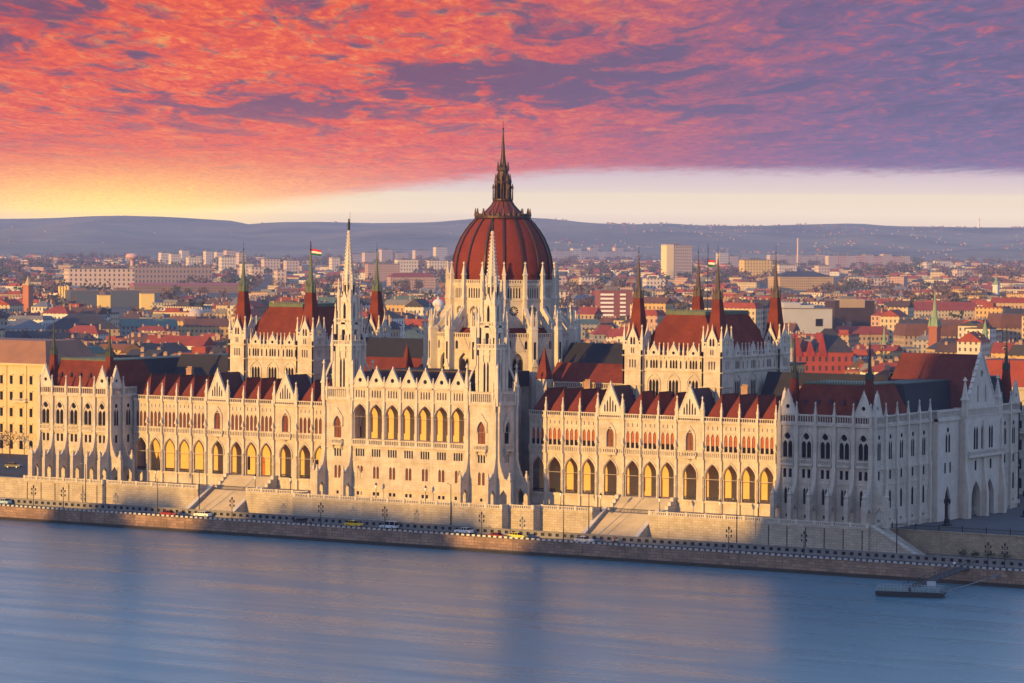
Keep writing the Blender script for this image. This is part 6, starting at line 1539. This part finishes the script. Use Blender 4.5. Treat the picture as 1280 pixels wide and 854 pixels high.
def tree(k, x, y, z, label, group, sc=1.0, rz=0.0):
    T = thing('tree', label, 'tree', (x, y, z), rz, group); T.scale = (sc, sc, sc); at(put('trunk', TV[k][0], T)); at(put('crown', TV[k][1], T)); return T
rt_ = random.Random(3)
for i, u in enumerate((6, 18, 27, 36, 47)):
    P = ground_at(u, 583, 8); x = y = 0
    P = Vector((-236 + 9 * i, 62, 8)); tree(3 if i % 2 else 0, P.x, P.y, 8.0, 'bare street tree before the yellow palace, %s from the left' % ('first', 'second', 'third', 'fourth', 'fifth')[i], 'bare trees before the yellow palace', .8, i * 1.3)
clusters = [(700, 20, 345, 385, 16, (2, 0, 3)), (725, 22, 350, 398, 18, (0, 2, 2)), (690, 16, 395, 412, 8, (0, 1)), (555, 18, 348, 368, 12, (1, 4)), (512, 20, 358, 372, 10, (1, 4, 2)), (850, 18, 346, 356, 8, (1, 4)), (960, 14, 340, 352, 7, (1,)), (900, 30, 344, 362, 10, (2, 0)), (1215, 55, 358, 382, 26, (2, 0, 3)), (40, 30, 346, 366, 12, (1, 2)), (235, 20, 362, 376, 8, (1, 2)), (340, 24, 344, 366, 12, (2, 3)), (1060, 30, 358, 372, 10, (2, 3))]
k_ = 0; tg = {}
for u0, sp, va, vb, n, kinds in clusters:
    for j in range(n):
        u, v = u0 + rt_.uniform(-sp, sp), rt_.uniform(va, vb); P = ground_at(u, v, 8)
        if near_landmark(P.x, P.y, -2): continue
        k = rt_.choice(kinds); lab = '%s tree in the park belt %s' % (TN[k], region(u)); tree(k, P.x, P.y, 8.0, lab, '%s trees %s' % (TN[k], region(u)), rt_.uniform(.9, 1.35), rt_.uniform(0, 6))
wd = [MB(), MB(), MB()]; wf = random.Random(9)
protos = [crown_pts(random.Random(70 + k), 46, 4.8, 9, 2.5, 1.25) for k in range(6)]
def wood_tree(x, y, z, sc, li):
    for f in wf.choice(protos): wd[li].face([(x + p.x * sc, y + p.y * sc, z + p.z * sc) for p in f])
t = 1700.0
while t < 9600:
    n = int(t * .56 / 14)
    for k in range(n):
        u = 640 + FPX * .28 * (2 * (k + wf.random()) / n - 1)
        dens = .02 if t < 2150 else .13
        m_ = math.sin(u * .017 + t * .0021) + math.sin(u * .041 - t * .0013 + 2)
        if t > 2800: dens *= 1.0 + .9 * m_
        if t > 6500: dens *= .8
        if wf.random() < dens:
            P = polar(u, t + wf.uniform(-25, 25))
            if near_landmark(P.x, P.y, -3) or not clear_of(u - 6, u + 6, proj((P.x, P.y, 19))[1], t): continue
            wood_tree(P.x, P.y, 8.0, wf.uniform(.9, 1.5) * (1.25 if t > 5000 else 1), 0 if wf.random() < .5 else (1 if wf.random() < .55 else 2))
    t += 40 + (t - 1700) * .012
for li, nm in enumerate(('russet_woods', 'dark_green_woods', 'brown_woods')): tag(put(nm, wd[li].build(nm, LEAF[li])), kind='stuff')
# dark shrubs at the foot of the rubble wall
rs = random.Random(2)
for i in range(4):
    c = MB()
    for f in crown_pts(rs, 130, 1.1, 1.5, 0.0, .16): c.face(f)
    tag(put('shrub', c.build('shrub', LEAF[1]), None, (148.0 + 3.6 * i, -5.0, 2.9)), 'dark low shrub at the foot of the tan rubble wall', 'shrub', 'shrubs below the rubble wall')

# labels of the housing blocks: by colour, place and order
hb_ = {}
for T in [o for o in COL.objects if o.get('category') == 'housing block' and o.get('label') == 'x']:
    w_ = [c for c in T.children if c.name.startswith('wall')][0].data.materials[0].name.split('_')[0]; w_ = {'panel': 'pink', 'pale': 'cream', 'rose': 'rose'}.get(w_, w_)
    hb_.setdefault('%s skyline housing block %s' % (w_, region(T['u'])), []).append(T)
for lab, ls in hb_.items():
    ls.sort(key=lambda T: T['u'])
    for i, T in enumerate(ls): T['label'] = lab + ('' if len(ls) == 1 else ', %s of %d from left' % (('first', 'second', 'third', 'fourth', 'fifth', 'sixth', 'seventh', 'eighth', 'ninth', 'tenth', 'eleventh', 'twelfth', 'thirteenth', 'fourteenth', 'fifteenth', 'sixteenth')[i], len(ls))); del T['u']

# ---- the evening air
hz = MB(); hz.box(-16000, 7000, -1400, 15200, -3, 215); ho = put('haze', hz.build('haze', None))
hm = bpy.data.materials.new('evening_haze'); hm.use_nodes = True; t = NT(hm.node_tree); t.n.remove(t.n['Principled BSDF'])
pv = t.add('ShaderNodeVolumePrincipled'); pv.inputs['Color'].default_value = (.42, .54, 1.0, 1); pv.inputs['Density'].default_value = HAZE; t.link(pv.outputs[0], t.n['Material Output'].inputs['Volume'])
ho.data.materials.clear(); ho.data.materials.append(hm); tag(ho, kind='stuff')
